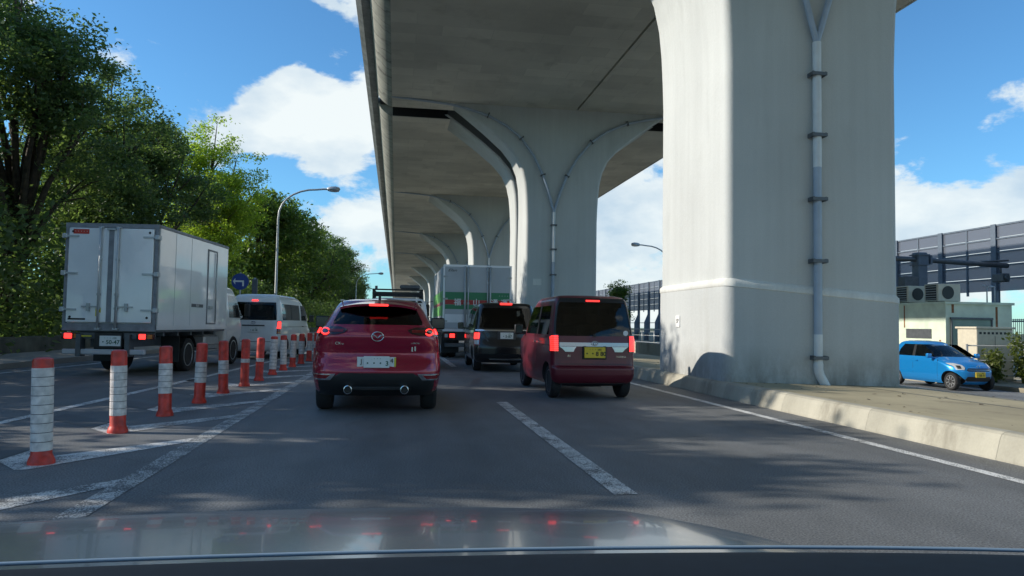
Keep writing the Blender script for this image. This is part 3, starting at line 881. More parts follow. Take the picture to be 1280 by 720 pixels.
# ------------------------------------------------------------------ street lamps
def street_lamp(x, y, h, arm, label, z0=0.1, seg=12):
    t = thing('street_lamp', label, 'street lamp', (x, y, z0), 0, 'single-arm street lamps')
    b = MB(); b.lathe([(0.16, 0), (0.16, 0.05), (0.11, 0.06), (0.10, 1.1), (0.085, 1.15), (0.06, h * 0.78)], 14); obj('pole', b, 'lamp_pole', t, angle=40)
    s = 1 if arm > 0 else -1; A = abs(arm)
    path = [(0, 0, h * 0.78 - 0.02)] + [(s * A * (1 - math.cos(R(q))) * 0.96, 0, h * 0.78 + h * 0.20 * math.sin(R(q)) ** 0.85) for q in range(12, 91, 13)] + [(s * A * 1.12, 0, h * 0.985), (s * A * 1.25, 0, h * 0.985)]
    b = MB(); b.tube(path, 0.055, 10); obj('arm', b, 'lamp_pole', t, angle=40)
    b = MB(); x0 = s * A * 1.2
    prof = [(0.02, 0), (0.09, 0.05), (0.15, 0.25), (0.17, 0.5), (0.12, 0.72), (0.02, 0.78)]
    b.lathe([(r, s * q) for r, q in prof], 14, axis='x', center=(x0, 0, h * 0.985 + 0.03)); o = obj('lamp_head', b, 'steel', t, angle=50); 
    b = MB(); b.lathe([(r * 0.8, s * q) for r, q in prof[1:-1]], 12, axis='x', center=(x0, 0, h * 0.985 - 0.03)); obj('diffuser', b, 'lens_clear', t, angle=50)
    return t


street_lamp(-7.05, 45, 9.25, 2.3, 'grey street lamp curving over the carriageway in front of the trees')
street_lamp(-5.9, 110, 8.6, 2.6, 'tiny far street lamp past the last tree')
street_lamp(23.0, 60, 8.9, -2.2, 'grey street lamp on the far side of the viaduct', -0.5)

t = thing('direction_sign', 'round blue direction sign with white arrow behind the box truck', 'road sign', (-6.75, 33.5, 0.1))
b = MB(); b.tube([(0, 0, 0), (0, 0, 3.25)], 0.035, 8); obj('pole', b, 'lamp_pole', t)
b = MB(); b.lathe([(0.36, -0.06), (0.36, -0.045)], 28, axis='y', center=(0.0, 0, 2.85)); pl = obj('sign_disc', b, 'sign_blue', t)
b = MB(); b.box(-0.2, 0.16, -0.066, -0.062, 2.83, 2.9); b.prism([(-0.2, 2.72), (-0.2, 3.0), (-0.3, 2.86)], -0.066, -0.062); b.box(0.09, 0.16, -0.0665, -0.0625, 2.65, 2.83); obj('arrow', b, 'white', pl)
t = thing('marker_post', 'thin grey post standing beside the blue round sign', 'post', (-6.2, 33.8, 0.1))
b = MB(); b.tube([(0, 0, 0), (0, 0, 3.05)], 0.05, 8); obj('post', b, 'lamp_pole', t)
b = MB(); b.box(-0.12, 0.12, -0.05, 0.05, 2.2, 3.0, bev=0.02); obj('detector_box', b, 'steel_dark', t)

# ------------------------------------------------------------------ far side: noise barrier, shed, cabinet, mast, fences
BX = 33.0
t = thing('noise_barrier', 'tall grey panelled noise barrier on posts beyond the shed', 'noise barrier', (BX, 20, -0.45))
pm = MB(); pm.box(-0.09, 0.09, -0.14, 0.14, 0, 7.75); pm.box(-0.13, -0.09, -0.17, 0.17, 0, 7.76); pm.box(0.09, 0.13, -0.17, 0.17, 0, 7.76)
pm.prism([(-0.14, 0), (-0.62, 0), (-0.62, 2.4), (-0.14, 3.5)], -0.10, 0.10)
post_mesh = pm.mesh('post', 'post_blue')
sm = MB(); sm.box(-0.05, 0.05, -0.05, 0.05, 3.8, 7.72); sub_mesh = sm.mesh('mullion', 'post_blue')
pn = MB(); pn.box(-0.02, 0.02, 0.14, 3.94, 0.04, 0.70); panel_mesh = pn.mesh('panel', 'panel')
rl_ = MB(); rl_.box(-0.055, 0.055, 0.17, 3.91, -0.04, 0.04); rail_mesh = rl_.mesh('rail', 'post_blue')
lw = MB(); lw.box(-0.08, 0.08, 0.1, 3.9, 0.0, 1.1); low_mesh = lw.mesh('base_wall', 'wall_pale')
for k in range(0, 40):
    y = k * 4.08
    link('post', post_mesh, t, (0, y, 0))
    link('mullion', sub_mesh, t, (0, y + 2.04, 0))
    for j in range(5): link('panel', panel_mesh, t, (0, y, 3.98 + 0.75 * j))
    for j in range(7): link('rail', rail_mesh, t, (-0.01, y, 3.94 + 0.75 * j - (1.6 if j == 0 else 0)) if j < 6 else (-0.01, y, 7.7))
    link('base_wall', low_mesh, t, (0.0, y, 0))

t = thing('shed', 'pale green metal shed with rust stains and a recessed shutter', 'shed', (20.55, 25.0, -0.45)); t.scale = (.836, .836, .925)
b = MB(); b.box(0, 3.4, 0, 3.6, 0, 2.98); obj('wall', b, 'shed_lit', t)
b = MB(); b.box(-0.08, 3.48, -0.08, 3.68, 2.98, 3.08); obj('roof', b, 'shed_lit', t)
b = MB(); b.box(0.25, 2.3, -0.035, 0.0, 0.2, 2.35); sh_ = obj('shutter', b, 'shed_door', t)
for k in range(10):
    b = MB(); b.box(0.27, 2.28, -0.045, -0.036, 0.25 + k * 0.21, 0.25 + k * 0.21 + 0.19); obj('slat', b, 'shed_door', sh_)
b = MB(); b.box(0.2, 2.35, -0.10, -0.0, 2.36, 2.44); b.box(0.22, 0.28, -0.09, -0.036, 0.2, 2.36); b.box(2.27, 2.33, -0.09, -0.036, 0.2, 2.36); obj('shutter_frame', b, 'steel_dark', t)
b = MB(); b.box(-0.03, 0.0, 0.9, 2.6, 1.55, 1.95); obj('louvre', b, 'steel_dark', t)
for bx_ in ((-0.006, 0.0, 0.30, 0.42, 0.5, 1.5), (2.55, 2.66, -0.006, 0.0, 0.9, 2.9), (0.3, 0.42, -0.006, 0, 2.62, 2.97), (-0.006, 0.0, 2.7, 2.78, 2.0, 2.97)):
    b = MB(); b.box(*bx_); obj('rust_stain', b, 'rust', t)
b = MB()
for x in (2.35, 2.75): b.tube([(x, 0.25, 0.0 + 2.9), (x, 0.25, 3.75), (x, 0.5, 3.82)], 0.03, 6)
b.tube([(2.35, 0.25, 3.75), (2.75, 0.25, 3.75)], 0.03, 6); obj('roof_ladder', b, 'steel', t)
for yy, lab in ((25.92, 'air conditioner box on the shed roof, nearer the roof corner'), (27.6, 'air conditioner box on the shed roof, farther back')):
    a = thing('air_conditioner', lab, 'air conditioner', (20.85, yy, 2.40), 0, 'outdoor units on the shed roof'); a.scale = (.85, .85, .85)
    b = MB(); b.box(-0.2, 0.95, -0.45, 0.45, 0.04, 0.84, bev=0.02); obj('casing', b, 'cabinet', a)
    b = MB(); b.lathe([(0.3, -0.47), (0.3, -0.455)], 20, axis='y', center=(0.3, 0, 0.44)); obj('fan_grille', b, 'black', a)
    b = MB(); b.box(-0.212, -0.202, -0.34, 0.34, 0.1, 0.78); g = obj('side_grille', b, 'black', a)
    for k in range(6):
        b = MB(); b.box(-0.222, -0.213, -0.34, 0.34, 0.14 + k * 0.11, 0.17 + k * 0.11); obj('grille_bar', b, 'steel', g)
    b = MB(); b.box(-0.15, 0.9, -0.3, -0.24, 0.0, 0.04); b.box(-0.15, 0.9, 0.24, 0.3, 0.0, 0.04); obj('feet', b, 'steel_dark', a)

t = thing('camera_mast', 'dark square mast with a long horizontal arm carrying a traffic camera', 'camera mast', (26.5, 34.0, -0.45))
b = MB(); b.box(-0.26, 0.26, -0.26, 0.26, 0, 5.75, bev=0.03); obj('mast', b, 'post_blue', t)
b = MB(); b.tube([(-2.2, 0, 5.42), (0, 0, 5.40), (2.5, 0, 5.30), (5.1, 0, 5.22)], 0.13, 12); obj('arm', b, 'steel_dark', t)
b = MB()
for x in (0.28, 0.5): b.box(x - 0.05, x + 0.05, -0.24, 0.24, 5.15, 5.62)
b.box(-0.34, 0.34, -0.34, 0.34, 5.1, 5.16); b.box(-0.34, 0.34, -0.34, 0.34, 5.6, 5.66); obj('clamp', b, 'post_blue', t)
b = MB(); b.tube([(3.6, 0, 5.4), (5.15, 0, 5.5)], 0.05, 8); b.tube([(4.7, 0, 5.2), (4.7, 0, 4.8)], 0.05, 8); obj('bracket', b, 'steel_dark', t)
b = MB(); b.box(4.45, 4.95, -0.35, 0.35, 4.35, 4.8, bev=0.05); b.lathe([(0.14, -0.45), (0.16, -0.36)], 14, axis='y', center=(4.7, 0, 4.58)); obj('traffic_camera', b, 'steel_dark', t)
b = MB(); b.box(-1.1, -0.3, -0.3, 0.2, 3.9, 4.5, bev=0.03); obj('control_box', b, 'steel_dark', t)

t = thing('electric_cabinet', 'beige roadside cabinet with vent holes in front of the green shed', 'electric cabinet', (19.67, 22.5, -0.45)); t.scale = (.88, .88, .985)
b = MB(); b.box(0, 1.62, 0, 1.0, 0.1, 1.85, bev=0.02); obj('casing', b, 'cabinet', t)
b = MB(); b.box(-0.06, 1.68, -0.06, 1.06, 1.85, 1.92, bev=0.01); obj('roof', b, 'cabinet', t)
b = MB()
for k in range(8): b.box(0.12 + k * 0.18, 0.22 + k * 0.18, -0.008, 0.0, 1.66, 1.74)
obj('vents', b, 'black', t)
b = MB(); b.box(0.80, 0.815, -0.006, 0, 0.15, 1.6); obj('door_gap', b, 'black', t)
b = MB(); b.box(0.72, 0.76, -0.05, 0.0, 0.8, 1.05); obj('handle', b, 'steel', t)
b = MB(); b.box(-0.05, 1.67, -0.05, 1.05, -0.3, 0.1); obj('plinth', b, 'walk', t)

def pipe_fence(x0, y0, x1, y1, label, h=1.3, z0=-0.45, rails=(1.25, 0.75, 0.25), step=2.0, mesh_bars=False):
    t = thing('fence', label, 'fence', (x0, y0, z0)); d = Vector((x1 - x0, y1 - y0, 0)); L = d.length; d.normalize(); n = int(L / step)
    pmb = MB(); pmb.tube([(0, 0, -0.1), (0, 0, h)], 0.035, 8); pme = pmb.mesh('post', 'steel')
    for k in range(n + 1): link('post', pme, t, d * (L * k / n))
    for z in rails:
        b = MB(); b.tube([Vector((0, 0, z)), d * L + Vector((0, 0, z))], 0.024, 6); obj('rail', b, 'steel', t)
    if mesh_bars:
        b = MB(); q = int(L / 0.14)
        bm_ = MB(); bm_.box(-0.012, 0.012, -0.012, 0.012, 0.1, h - 0.05); bme = bm_.mesh('bar', 'steel_dark')
        for k in range(min(q, 280)): link('bar', bme, t, d * (L * (k + .5) / min(q, 280)))
    return t


pipe_fence(18.95, 22.1, 36, 21.6, 'grey pipe fence in front of the beige cabinet')
pipe_fence(22.5, 40, 21.5, 120, 'pale pipe fence far beyond the second pier', 1.6, -0.45, (1.55, 1.0, 0.4), 3.0)
pipe_fence(36, 24, 36, 46, 'dark upright bar fence behind the noise barrier posts', 2.6, -0.45, (2.5, 0.3), 3.0, True)
b = MB(); b.box(-0.15, 0.15, 0, 180, 0, 1.0, bev=0.02)
w = obj('low_wall', b, 'kerb', None, (13.0, 31, -0.56)); tag(w, 'low beige concrete wall between the two carriageways past the nearest pier', 'wall')
t = thing('house', 'grey roofed house peeking out behind the noise barrier', 'house', (44, 36, -0.5))
b = MB(); b.box(0, 10, 0, 8, 0, 2.9); obj('wall', b, 'wall_pale', t)
b = MB(); b.prism([(-0.5, 2.9), (10.5, 2.9), (10.5, 3.05), (5, 5.1), (-0.5, 3.05)], -0.5, 8.5); obj('roof', b, 'roof_grey', t)
for k in range(3):
    b = MB(); b.box(-0.03, 0.0, 0.8 + k * 2.4, 2.2 + k * 2.4, 1.1, 2.2); f_ = obj('window', b, 'glass_dark', t)
    b = MB(); b.box(-0.05, -0.031, 0.7 + k * 2.4, 2.3 + k * 2.4, 2.2, 2.28); obj('frame', b, 'white', f_)
t = thing('signal_fixture', 'small dark round fixture on a thin post beside the nearest pier', 'signal', (15.6, 40.0, -0.5))
b = MB(); b.tube([(0, 0, 0), (0, 0, 3.4)], 0.05, 8); obj('post', b, 'steel_dark', t)
b = MB(); b.lathe([(0.26, -0.1), (0.26, 0.05), (0.18, 0.12)], 18, axis='y', center=(0, -0.08, 2.9)); b.lathe([(0.19, -0.12), (0.19, -0.11)], 18, axis='y', center=(0, -0.08, 2.9)); obj('housing', b, 'black', t)
b = MB(); b.box(-0.2, 0.2, -0.1, 0.1, 3.4, 4.2, bev=0.03); obj('upper_box', b, 'steel_dark', t)

def weed(x, y, h, label, n=9):
    t = thing('weed', label, 'weed', (x, y, -0.45), 0, 'tall weeds along the pipe fence'); b = MB(); cs = []
    for k in range(n):
        a = rng.uniform(0, 6.28); s = rng.uniform(0.05, 0.3) * h; hh = h * rng.uniform(0.6, 1)
        p = [(0.1 * math.cos(a), 0.1 * math.sin(a), 0), (s * .5 * math.cos(a), s * .5 * math.sin(a), hh * .6), (s * math.cos(a), s * math.sin(a), hh)]
        b.tube(p, [0.014, 0.01, 0.004], 5)
        for q in np.linspace(0.2, 1, 9): cs.append(tuple(np.array(p[0]) * (1 - q) + np.array(p[2]) * q))
    obj('stem', b, 'weed', t); leaves('foliage', cs, 7, 0.09, 0.075, 'weed', t, 0.2)


for x, y, h, lab in ((20.6, 21.5, 1.7, 'tall weed in front of the cabinet and fence'), (19.75, 21.9, 1.1, 'short weed at the cabinet foot'), (21.6, 21.8, 1.35, 'bushy weed right of the beige cabinet'),
                     (22.3, 21.9, 1.9, 'tallest weed clump by the fence at the frame edge'), (22.9, 21.6, 1.5, 'outermost weed clump by the fence'), (21.1, 21.2, 0.8, 'low weed at the verge behind the blue car')):
    weed(x, y, h, lab, 12)

# ------------------------------------------------------------------ car bodies: stacked rounded plan outlines
def pchip(xs, ys):
    xs = np.array(xs, float); ys = np.array(ys, float); h = np.diff(xs); d = np.diff(ys) / h
    mm = np.zeros(len(xs)); mm[0], mm[-1] = d[0], d[-1]
    for i in range(1, len(xs) - 1):
        if d[i - 1] * d[i] > 0:
            w1, w2 = 2 * h[i] + h[i - 1], h[i] + 2 * h[i - 1]
            mm[i] = (w1 + w2) / (w1 / d[i - 1] + w2 / d[i])

    def f(x):
        x = min(max(x, xs[0]), xs[-1]); i = min(int(np.searchsorted(xs, x, 'right')) - 1, len(xs) - 2)
        t = (x - xs[i]) / h[i]; t2, t3 = t * t, t * t * t
        return float((2 * t3 - 3 * t2 + 1) * ys[i] + (t3 - 2 * t2 + t) * h[i] * mm[i] + (-2 * t3 + 3 * t2) * ys[i + 1] + (t3 - t2) * h[i] * mm[i + 1])
    return f


class Body:
    """local frame: rear at y=0, front at y=L, x to the right, z up. rows: (z, half_width, y_rear, y_front)"""
    def __init__(self, rows, L, rcr=0.16, rcf=0.3, br=0.06, bf=0.10, tr=0.03, tf=0.07):
        self.rows = rows; z = [r[0] for r in rows]; self.z0, self.z1 = z[0], z[-1]; self.L = L
        self.W, self.YR, self.YF = (pchip(z, [r[i] for r in rows]) for i in (1, 2, 3))
        self.rcr, self.rcf, self.br, self.bf, self.tr, self.tf = rcr, rcf, br, bf, tr, tf

    def g(self, y):
        t = (y - self.L / 2) / (self.L / 2); return 1 - (self.tr if t < 0 else self.tf) * min(1, abs(t)) ** 3

    def _end(self, x, z, rear, ins=0.0):
        w = self.W(z) - ins; rc = min(self.rcr if rear else self.rcf, w * 0.9); bl = self.br if rear else self.bf
        y0 = self.YR(z) + ins if rear else self.YF(z) - ins
        a = min(abs(x) / self.g(y0), w * 0.9999); dy = bl * (a / w) ** 2
        if a > w - rc: dy += rc * (1 - math.sqrt(max(0, 1 - ((a - (w - rc)) / rc) ** 2)))
        return y0 + dy if rear else y0 - dy

    def rear(self, x, z): return Vector((x, self._end(x, z, True), z))
    def front(self, x, z): return Vector((x, self._end(x, z, False), z))
    def side(self, s): return lambda y, z: Vector((s * self.W(z) * self.g(y), y, z))

    def outline(self, z, ins=0.0, yr=None, yf=None):
        w = self.W(z) - ins; y0 = (self.YR(z) + ins) if yr is None else max(yr, self.YR(z) + ins); y1 = (self.YF(z) - ins) if yf is None else min(yf, self.YF(z) - ins)
        pts = []
        rr, rf = min(self.rcr, w * .9), min(self.rcf, w * .9)
        xs = [(w - rr) * k / 8 for k in range(9)]
        half = [(x, y0 + self.br * (x / w) ** 2) for x in xs]
        for k in range(1, 8):
            a = R(90 * k / 7); x = w - rr + rr * math.sin(a); half.append((x, y0 + self.br * (x / w) ** 2 + rr * (1 - math.cos(a))))
        ya, yb = y0 + self.br + rr, y1 - self.bf - rf
        half += [(w, lerp(ya, yb, k / 24)) for k in range(1, 24)]
        for k in range(7, -1, -1):
            a = R(90 * k / 7); x = w - rf + rf * math.sin(a); half.append((x, y1 - self.bf * (x / w) ** 2 - rf * (1 - math.cos(a))))
        half += [((w - rf) * k / 8, y1 - self.bf * ((w - rf) * k / 8 / w) ** 2) for k in range(7, -1, -1)]
        half = [(x * self.g(y), y) for x, y in half]
        return half + [(-x, y) for x, y in half[-2:0:-1]]

    def mesh_into(self, b, zs, ins=0.0, mi=0, yr=None, yf=None, domez=0.0):
        V = b.grid([[(x, y, z) for x, y in self.outline(z, ins, yr, yf)] for z in zs], mi, close=True)
        for ring, up_ in ((V[0], False), (V[-1], True)):
            c = sum((v.co for v in ring), Vector()) / len(ring)
            if up_: c.z += domez
            cv = b.bm.verts.new(c)
            n = len(ring)
            for k in range(n):
                q = (ring[k], ring[(k + 1) % n], cv) if up_ else (ring[(k + 1) % n], ring[k], cv)
                f = b.bm.faces.new(q); f.material_index = mi; f.smooth = True


def surf_patch(name, fn, rows, mat, parent, off=0.006, th=0.02, m=10, n=8, ctr=None):
    """panel following a body surface: rows (z, a, b) with a,b along the surface"""
    zs = np.linspace(rows[0][0], rows[-1][0], n)
    zs = sorted(set([round(float(z), 5) for z in zs] + [round(r[0], 5) for r in rows]))
    b = MB(); O = []; I = []
    for z in zs:
        a, c = px_row(rows, z); o_, i_ = [], []
        for k in range(m + 1):
            u = lerp(a, c, k / m); p = fn(u, z)
            du = fn(u + 1e-3, z) - fn(u - 1e-3, z); dz = fn(u, z + 1e-3) - fn(u, z - 1e-3)
            nn = du.cross(dz).normalized()
            cc = ctr or Vector((0, 1.9, z - 0.05))
            if nn.dot(p - cc) < 0: nn = -nn
            o_.append(p + nn * off); i_.append(p - nn * th)
        O.append(o_); I.append(i_)
    VO, VI = b.grid(O), b.grid(I)
    N, K = len(VO) - 1, len(VO[0]) - 1
    for j in range(N):
        for k in (0, K): b.bm.faces.new((VO[j][k], VO[j + 1][k], VI[j + 1][k], VI[j][k]))
    for k in range(K):
        for j in (0, N): b.bm.faces.new((VO[j][k], VO[j][k + 1], VI[j][k + 1], VI[j][k]))
    return obj(name, b, mat, parent, angle=40)


def cut(body_obj, cutters):
    """boolean differences, applied; the cutters are removed again"""
    tmp = []
    for b in cutters:
        c = obj('cutter', b, ['interior'], body_obj.parent); tmp.append(c)
        md = body_obj.modifiers.new('cut', 'BOOLEAN'); md.operation = 'DIFFERENCE'; md.object = c; md.solver = 'EXACT'
        if hasattr(md, 'material_mode'): md.material_mode = 'TRANSFER'
    dg = bpy.context.evaluated_depsgraph_get(); dg.update()
    me = bpy.data.meshes.new_from_object(body_obj.evaluated_get(dg), preserve_all_data_layers=True, depsgraph=dg)
    body_obj.modifiers.clear(); old = body_obj.data; body_obj.data = me; bpy.data.meshes.remove(old); me.name = 'body'
    for c in tmp:
        d = c.data; bpy.data.objects.remove(c); bpy.data.meshes.remove(d)
    me.polygons.foreach_set('use_smooth', [True] * len(me.polygons)); me.set_sharp_from_angle(angle=R(32))


def wheel(parent, x, y, r, w, rim='alloy', spokes=5, side=1):
    """tyre > rim with spokes; outer face towards side*x"""
    t = link('wheel', None, parent, (x, y, r))
    b = MB(); h = w / 2
    b.lathe([(r * 0.66, -h * .8), (r * 0.90, -h), (r * 0.97, -h * .8), (r, -h * .45), (r, h * .45), (r * 0.97, h * .8), (r * 0.90, h), (r * 0.66, h * .8)], 32, axis='x')
    obj('tyre', b, 'rubber', t, angle=50)
    b = MB(); s = side
    b.lathe([(r * 0.70, s * h * 0.2), (r * 0.70, s * h * 0.86), (r * 0.64, s * h * 0.88), (r * 0.61, s * h * 0.4)], 28, axis='x')
    b.lathe([(0.075, s * h * 0.35), (0.075, s * h * 0.72), (0.04, s * h * 0.76)], 16, axis='x')
    for k in range(spokes):
        a = 2 * math.pi * k / spokes + 0.3
        mt = Matrix.Rotation(a, 4, 'X')
        b.box(s * h * .45 - 0.012, s * h * .45 + 0.03 , -r * 0.075, r * 0.075, 0.05, r * 0.63, mat=mt, bev=0.008)
    obj('rim', b, rim, t, angle=40)
    b = MB(); b.lathe([(r * 0.6, s * h * 0.15), (r * 0.6, s * h * 0.25)], 20, axis='x'); obj('brake_disc', b, 'steel_dark', t)
    return t


def seat(parent, x, y, z, head=True):
    t = link('seat', None, parent, (x, y, z))
    b = MB(); b.box(-0.23, 0.23, 0.05, 0.55, 0.0, 0.16, bev=0.05, seg=2); b.box(-0.22, 0.22, -0.08, 0.08, 0.1, 0.66, bev=0.06, seg=2, mat=Matrix.Rotation(R(-10), 4, 'X')); obj('cushion', b, 'seat', t, angle=50)
    if head:
        b = MB(); b.box(-0.13, 0.13, -0.22, -0.11, 0.68, 0.86, bev=0.04, seg=2); b.tube([(-.06, -.15, .6), (-.06, -.16, .7)], .008, 5); b.tube([(.06, -.15, .6), (.06, -.16, .7)], .008, 5); obj('headrest', b, 'seat', t, angle=50)


def plate(parent, x, y, z, mat, ink, top, bottom, rear=True, w=0.33, h=0.165, tilt=0.0):
    t = link('licence_plate', None, parent, (x, y, z)); t.rotation_euler = (tilt, 0, 0 if rear else math.pi)
    b = MB(); b.box(-w / 2, w / 2, -0.012, 0.012, -h / 2, h / 2, bev=0.004); obj('plate', b, mat, t)
    if top: text('lettering', top, h * 0.26, ink, t, (0, -0.0135, h * 0.27))
    if bottom: text('lettering', bottom, h * 0.56, ink, t, (0, -0.0135, -h * 0.13), bold=0.002)
    return t


def build_car(t, B, paint, wheels, r, wins, crown_dome=0.02, cabin=None, tyre_w=0.20, rim='alloy', spokes=5, glasses=None, n=40, lower=None, bands=None):
    """wins: list of (kind, rows[, glass]) ; kind rear/front/side"""
    zs = sorted(set([round(float(z), 4) for z in np.linspace(B.z0, B.z1, n)] + [row[0] for row in B.rows]))
    b = MB(); B.mesh_into(b, zs, domez=crown_dome)
    body = obj('body', b, [paint, 'interior'], t)
    cutters = []
    if cabin:
        cz0, cz1, cy0, cy1, ins = cabin
        b = MB(); B.mesh_into(b, list(np.linspace(cz0, cz1, 14)), ins=ins, yr=cy0, yf=cy1); cutters.append(b)
    for wdef in wins:
        kind, rows = wdef[0], wdef[1]
        poly = [(a, z) for z, a, c in rows] + [(c, z) for z, a, c in rows[::-1]]
        b = MB()
        if kind == 'rear': b.prism(poly, -0.6, 0.95, axis='y'); cutters.append(b)
        elif kind == 'front': b.prism(poly, B.L - 2.4, B.L + 0.5, axis='y'); cutters.append(b)
        else:
            b.prism(poly, -1.3, 1.3, axis='x'); cutters.append(b)
    for y in wheels:
        for s in (-1, 1):
            b = MB(); wz = B.W(r)
            b.lathe([(r + 0.055, s * (wz - 0.30)), (r + 0.055, s * (wz + 0.15))], 28, axis='x', center=(0, y, r)); cutters.append(b)
    cut(body, cutters)
    for wdef in wins:
        kind, rows = wdef[0], wdef[1]; gm = wdef[2] if len(wdef) > 2 else 'glass_mid'
        if kind == 'rear': surf_patch('rear_window', B.rear, rows, gm, t, off=-0.002, th=0.008)
        elif kind == 'front': surf_patch('windscreen', B.front, rows, gm, t, off=-0.002, th=0.008)
        else:
            for s in (-1, 1): surf_patch('side_window', B.side(s), rows, gm, t, off=-0.004, th=0.008)
    for y in wheels:
        for s in (-1, 1): wheel(t, s * (B.W(r) * B.g(y) - tyre_w / 2 - 0.005), y, r, tyre_w, rim, spokes, s)
    return body


def mirror(parent, B, s, y, z, mat, w=0.17, h=0.13, glass_mat='chrome'):
    x0 = B.W(z) * B.g(y)
    t = link('wing_mirror', None, parent, (s * (x0 + 0.03), y, z))
    b = MB(); b.box(-0.03, 0.03, -0.02, 0.02, -0.02, 0.04); b.box(s * 0.03 if s > 0 else -0.03 - w, s * 0.03 + w if s > 0 else -0.03, -0.05, 0.06, -0.02, h, bev=0.03, seg=3)
    obj('housing', b, mat, t, angle=50)
    b = MB(); xa = s * 0.045 if s > 0 else -0.015 - w; b.box(xa, xa + w - 0.03, -0.054, -0.0505, 0.0, h - 0.02); obj('mirror_glass', b, 'black_paint', t)


# ---- crimson crossover straight ahead
t = thing('car', 'crimson crossover braking straight ahead with twin exhausts', 'car', (-0.24, 10.0, 0), R(0.2), 'cars queueing on the road'); t.scale = (1, 1, 1.025)
B = Body([(0.24, .80, .20, 4.05), (0.32, .84, .08, 4.15), (0.45, .868, .01, 4.24), (0.56, .882, .0, 4.27), (0.66, .882, .03, 4.27), (0.74, .875, .075, 4.24), (0.80, .868, .085, 4.2),
          (0.92, .857, .06, 4.02), (1.02, .843, .045, 3.5), (1.08, .818, .07, 3.02), (1.14, .772, .13, 2.86), (1.20, .735, .19, 2.74), (1.34, .660, .36, 2.42), (1.44, .600, .50, 2.15), (1.50, .54, .60, 1.9), (1.525, .44, .75, 1.7), (1.535, .33, .95, 1.55)],
         4.275, rcr=0.24, rcf=0.42, br=0.10, bf=0.22, tr=0.035, tf=0.10)
rw = [(1.175, -.60, .60), (1.22, -.60, .60), (1.36, -.535, .535), (1.44, -.48, .48)]
build_car(t, B, 'red_paint', (0.82, 3.39), 0.335, [('rear', rw, 'glass_dark'), ('side', [(1.12, 1.0, 2.85), (1.3, 1.1, 2.45), (1.44, 1.3, 2.1)], 'glass_dark'), ('front', [(1.13, -.66, .66), (1.3, -.60, .60), (1.45, -.5, .5)], 'glass_clear')],
          cabin=(0.62, 1.475, 0.35, 2.9, 0.07), tyre_w=0.215, rim='rim_dark')
surf_patch('rear_cladding', B.rear, [(0.25, -.78, .78), (0.36, -.83, .83), (0.47, -.845, .845), (0.50, -.80, .80), (0.505, -.55, .55), (0.545, -.48, .48)], 'black', t, off=0.012, m=20)
surf_patch('bumper_step', B.rear, [(0.345, -.30, .30), (0.375, -.34, .34)], 'trim', t, off=0.03)
for s in (-1, 1):
    surf_patch('side_cladding', B.side(s), [(0.26, 1.2, 3.0), (0.36, 1.2, 3.0)], 'black', t, off=0.01)
    rows = [(0.455, *(sorted((s * .80, s * .60)))), (0.535, *(sorted((s * .845, s * .535))))]
    rt_ = surf_patch('reflector_trim', B.rear, rows, 'chrome', t, off=0.02)
    surf_patch('reflector', B.rear, [(0.475, *(sorted((s * .79, s * .655)))), (0.522, *(sorted((s * .825, s * .60))))], 'lens_red', rt_, off=0.026)
    tl = surf_patch('tail_light', B.rear, [(1.035, *(sorted((s * .835, s * .56)))), (1.06, *(sorted((s * .835, s * .44)))), (1.10, *(sorted((s * .805, s * .40)))), (1.135, *(sorted((s * .775, s * .50))))], 'lens_dark', t, off=0.014, m=14)
    b = MB(); c = B.rear(s * .695, 1.083)
    ring = [B.rear(s * .695 + 0.055 * math.cos(a), 1.083 + 0.038 * math.sin(a)) + Vector((0, -0.022, 0)) for a in np.linspace(R(-160), R(160), 18)]
    b.tube(ring if s > 0 else [Vector((-p.x, p.y, p.z)) for p in [B.rear(.695 + 0.055 * math.cos(a), 1.083 + 0.038 * math.sin(a)) + Vector((0, -0.022, 0)) for a in np.linspace(R(-160), R(160), 18)]], 0.011, 6); obj('light_ring', b, 'brake', tl)
    surf_patch('light_bar', B.rear, [(1.05, *(sorted((s * .825, s * .765)))), (1.115, *(sorted((s * .795, s * .755))))], 'brake', tl, off=0.019, m=4)
    surf_patch('light_wing', B.rear, [(1.068, *(sorted((s * .64, s * .46)))), (1.10, *(sorted((s * .64, s * .45))))], 'lens_red', tl, off=0.018, m=6)
    b = MB(); x = s * .37; b.lathe([(0.040, 0.12), (0.052, 0.10), (0.056, -0.06), (0.046, -0.062), (0.044, 0.1)], 20, axis='y', center=(x, 0.02, 0.335)); ex = obj('exhaust_pipe', b, 'chrome', t, angle=50)
    b = MB(); b.lathe([(0.043, -0.02), (0.043, 0.0)], 16, axis='y', center=(x, 0.02, 0.335)); obj('exhaust_mouth', b, 'black', ex)
    mirror(t, B, s, 2.62, 1.13, 'black', 0.23, 0.17)
    b = MB(); rr = [(s * (B.W(1.48) - .03), y, 1.50 + 0.02 * math.sin((y - .6) / 1.4 * math.pi)) for y in np.linspace(.72, 1.9, 8)]; b.tube(rr, 0.012, 6); obj('roof_rail', b, 'chrome', t)
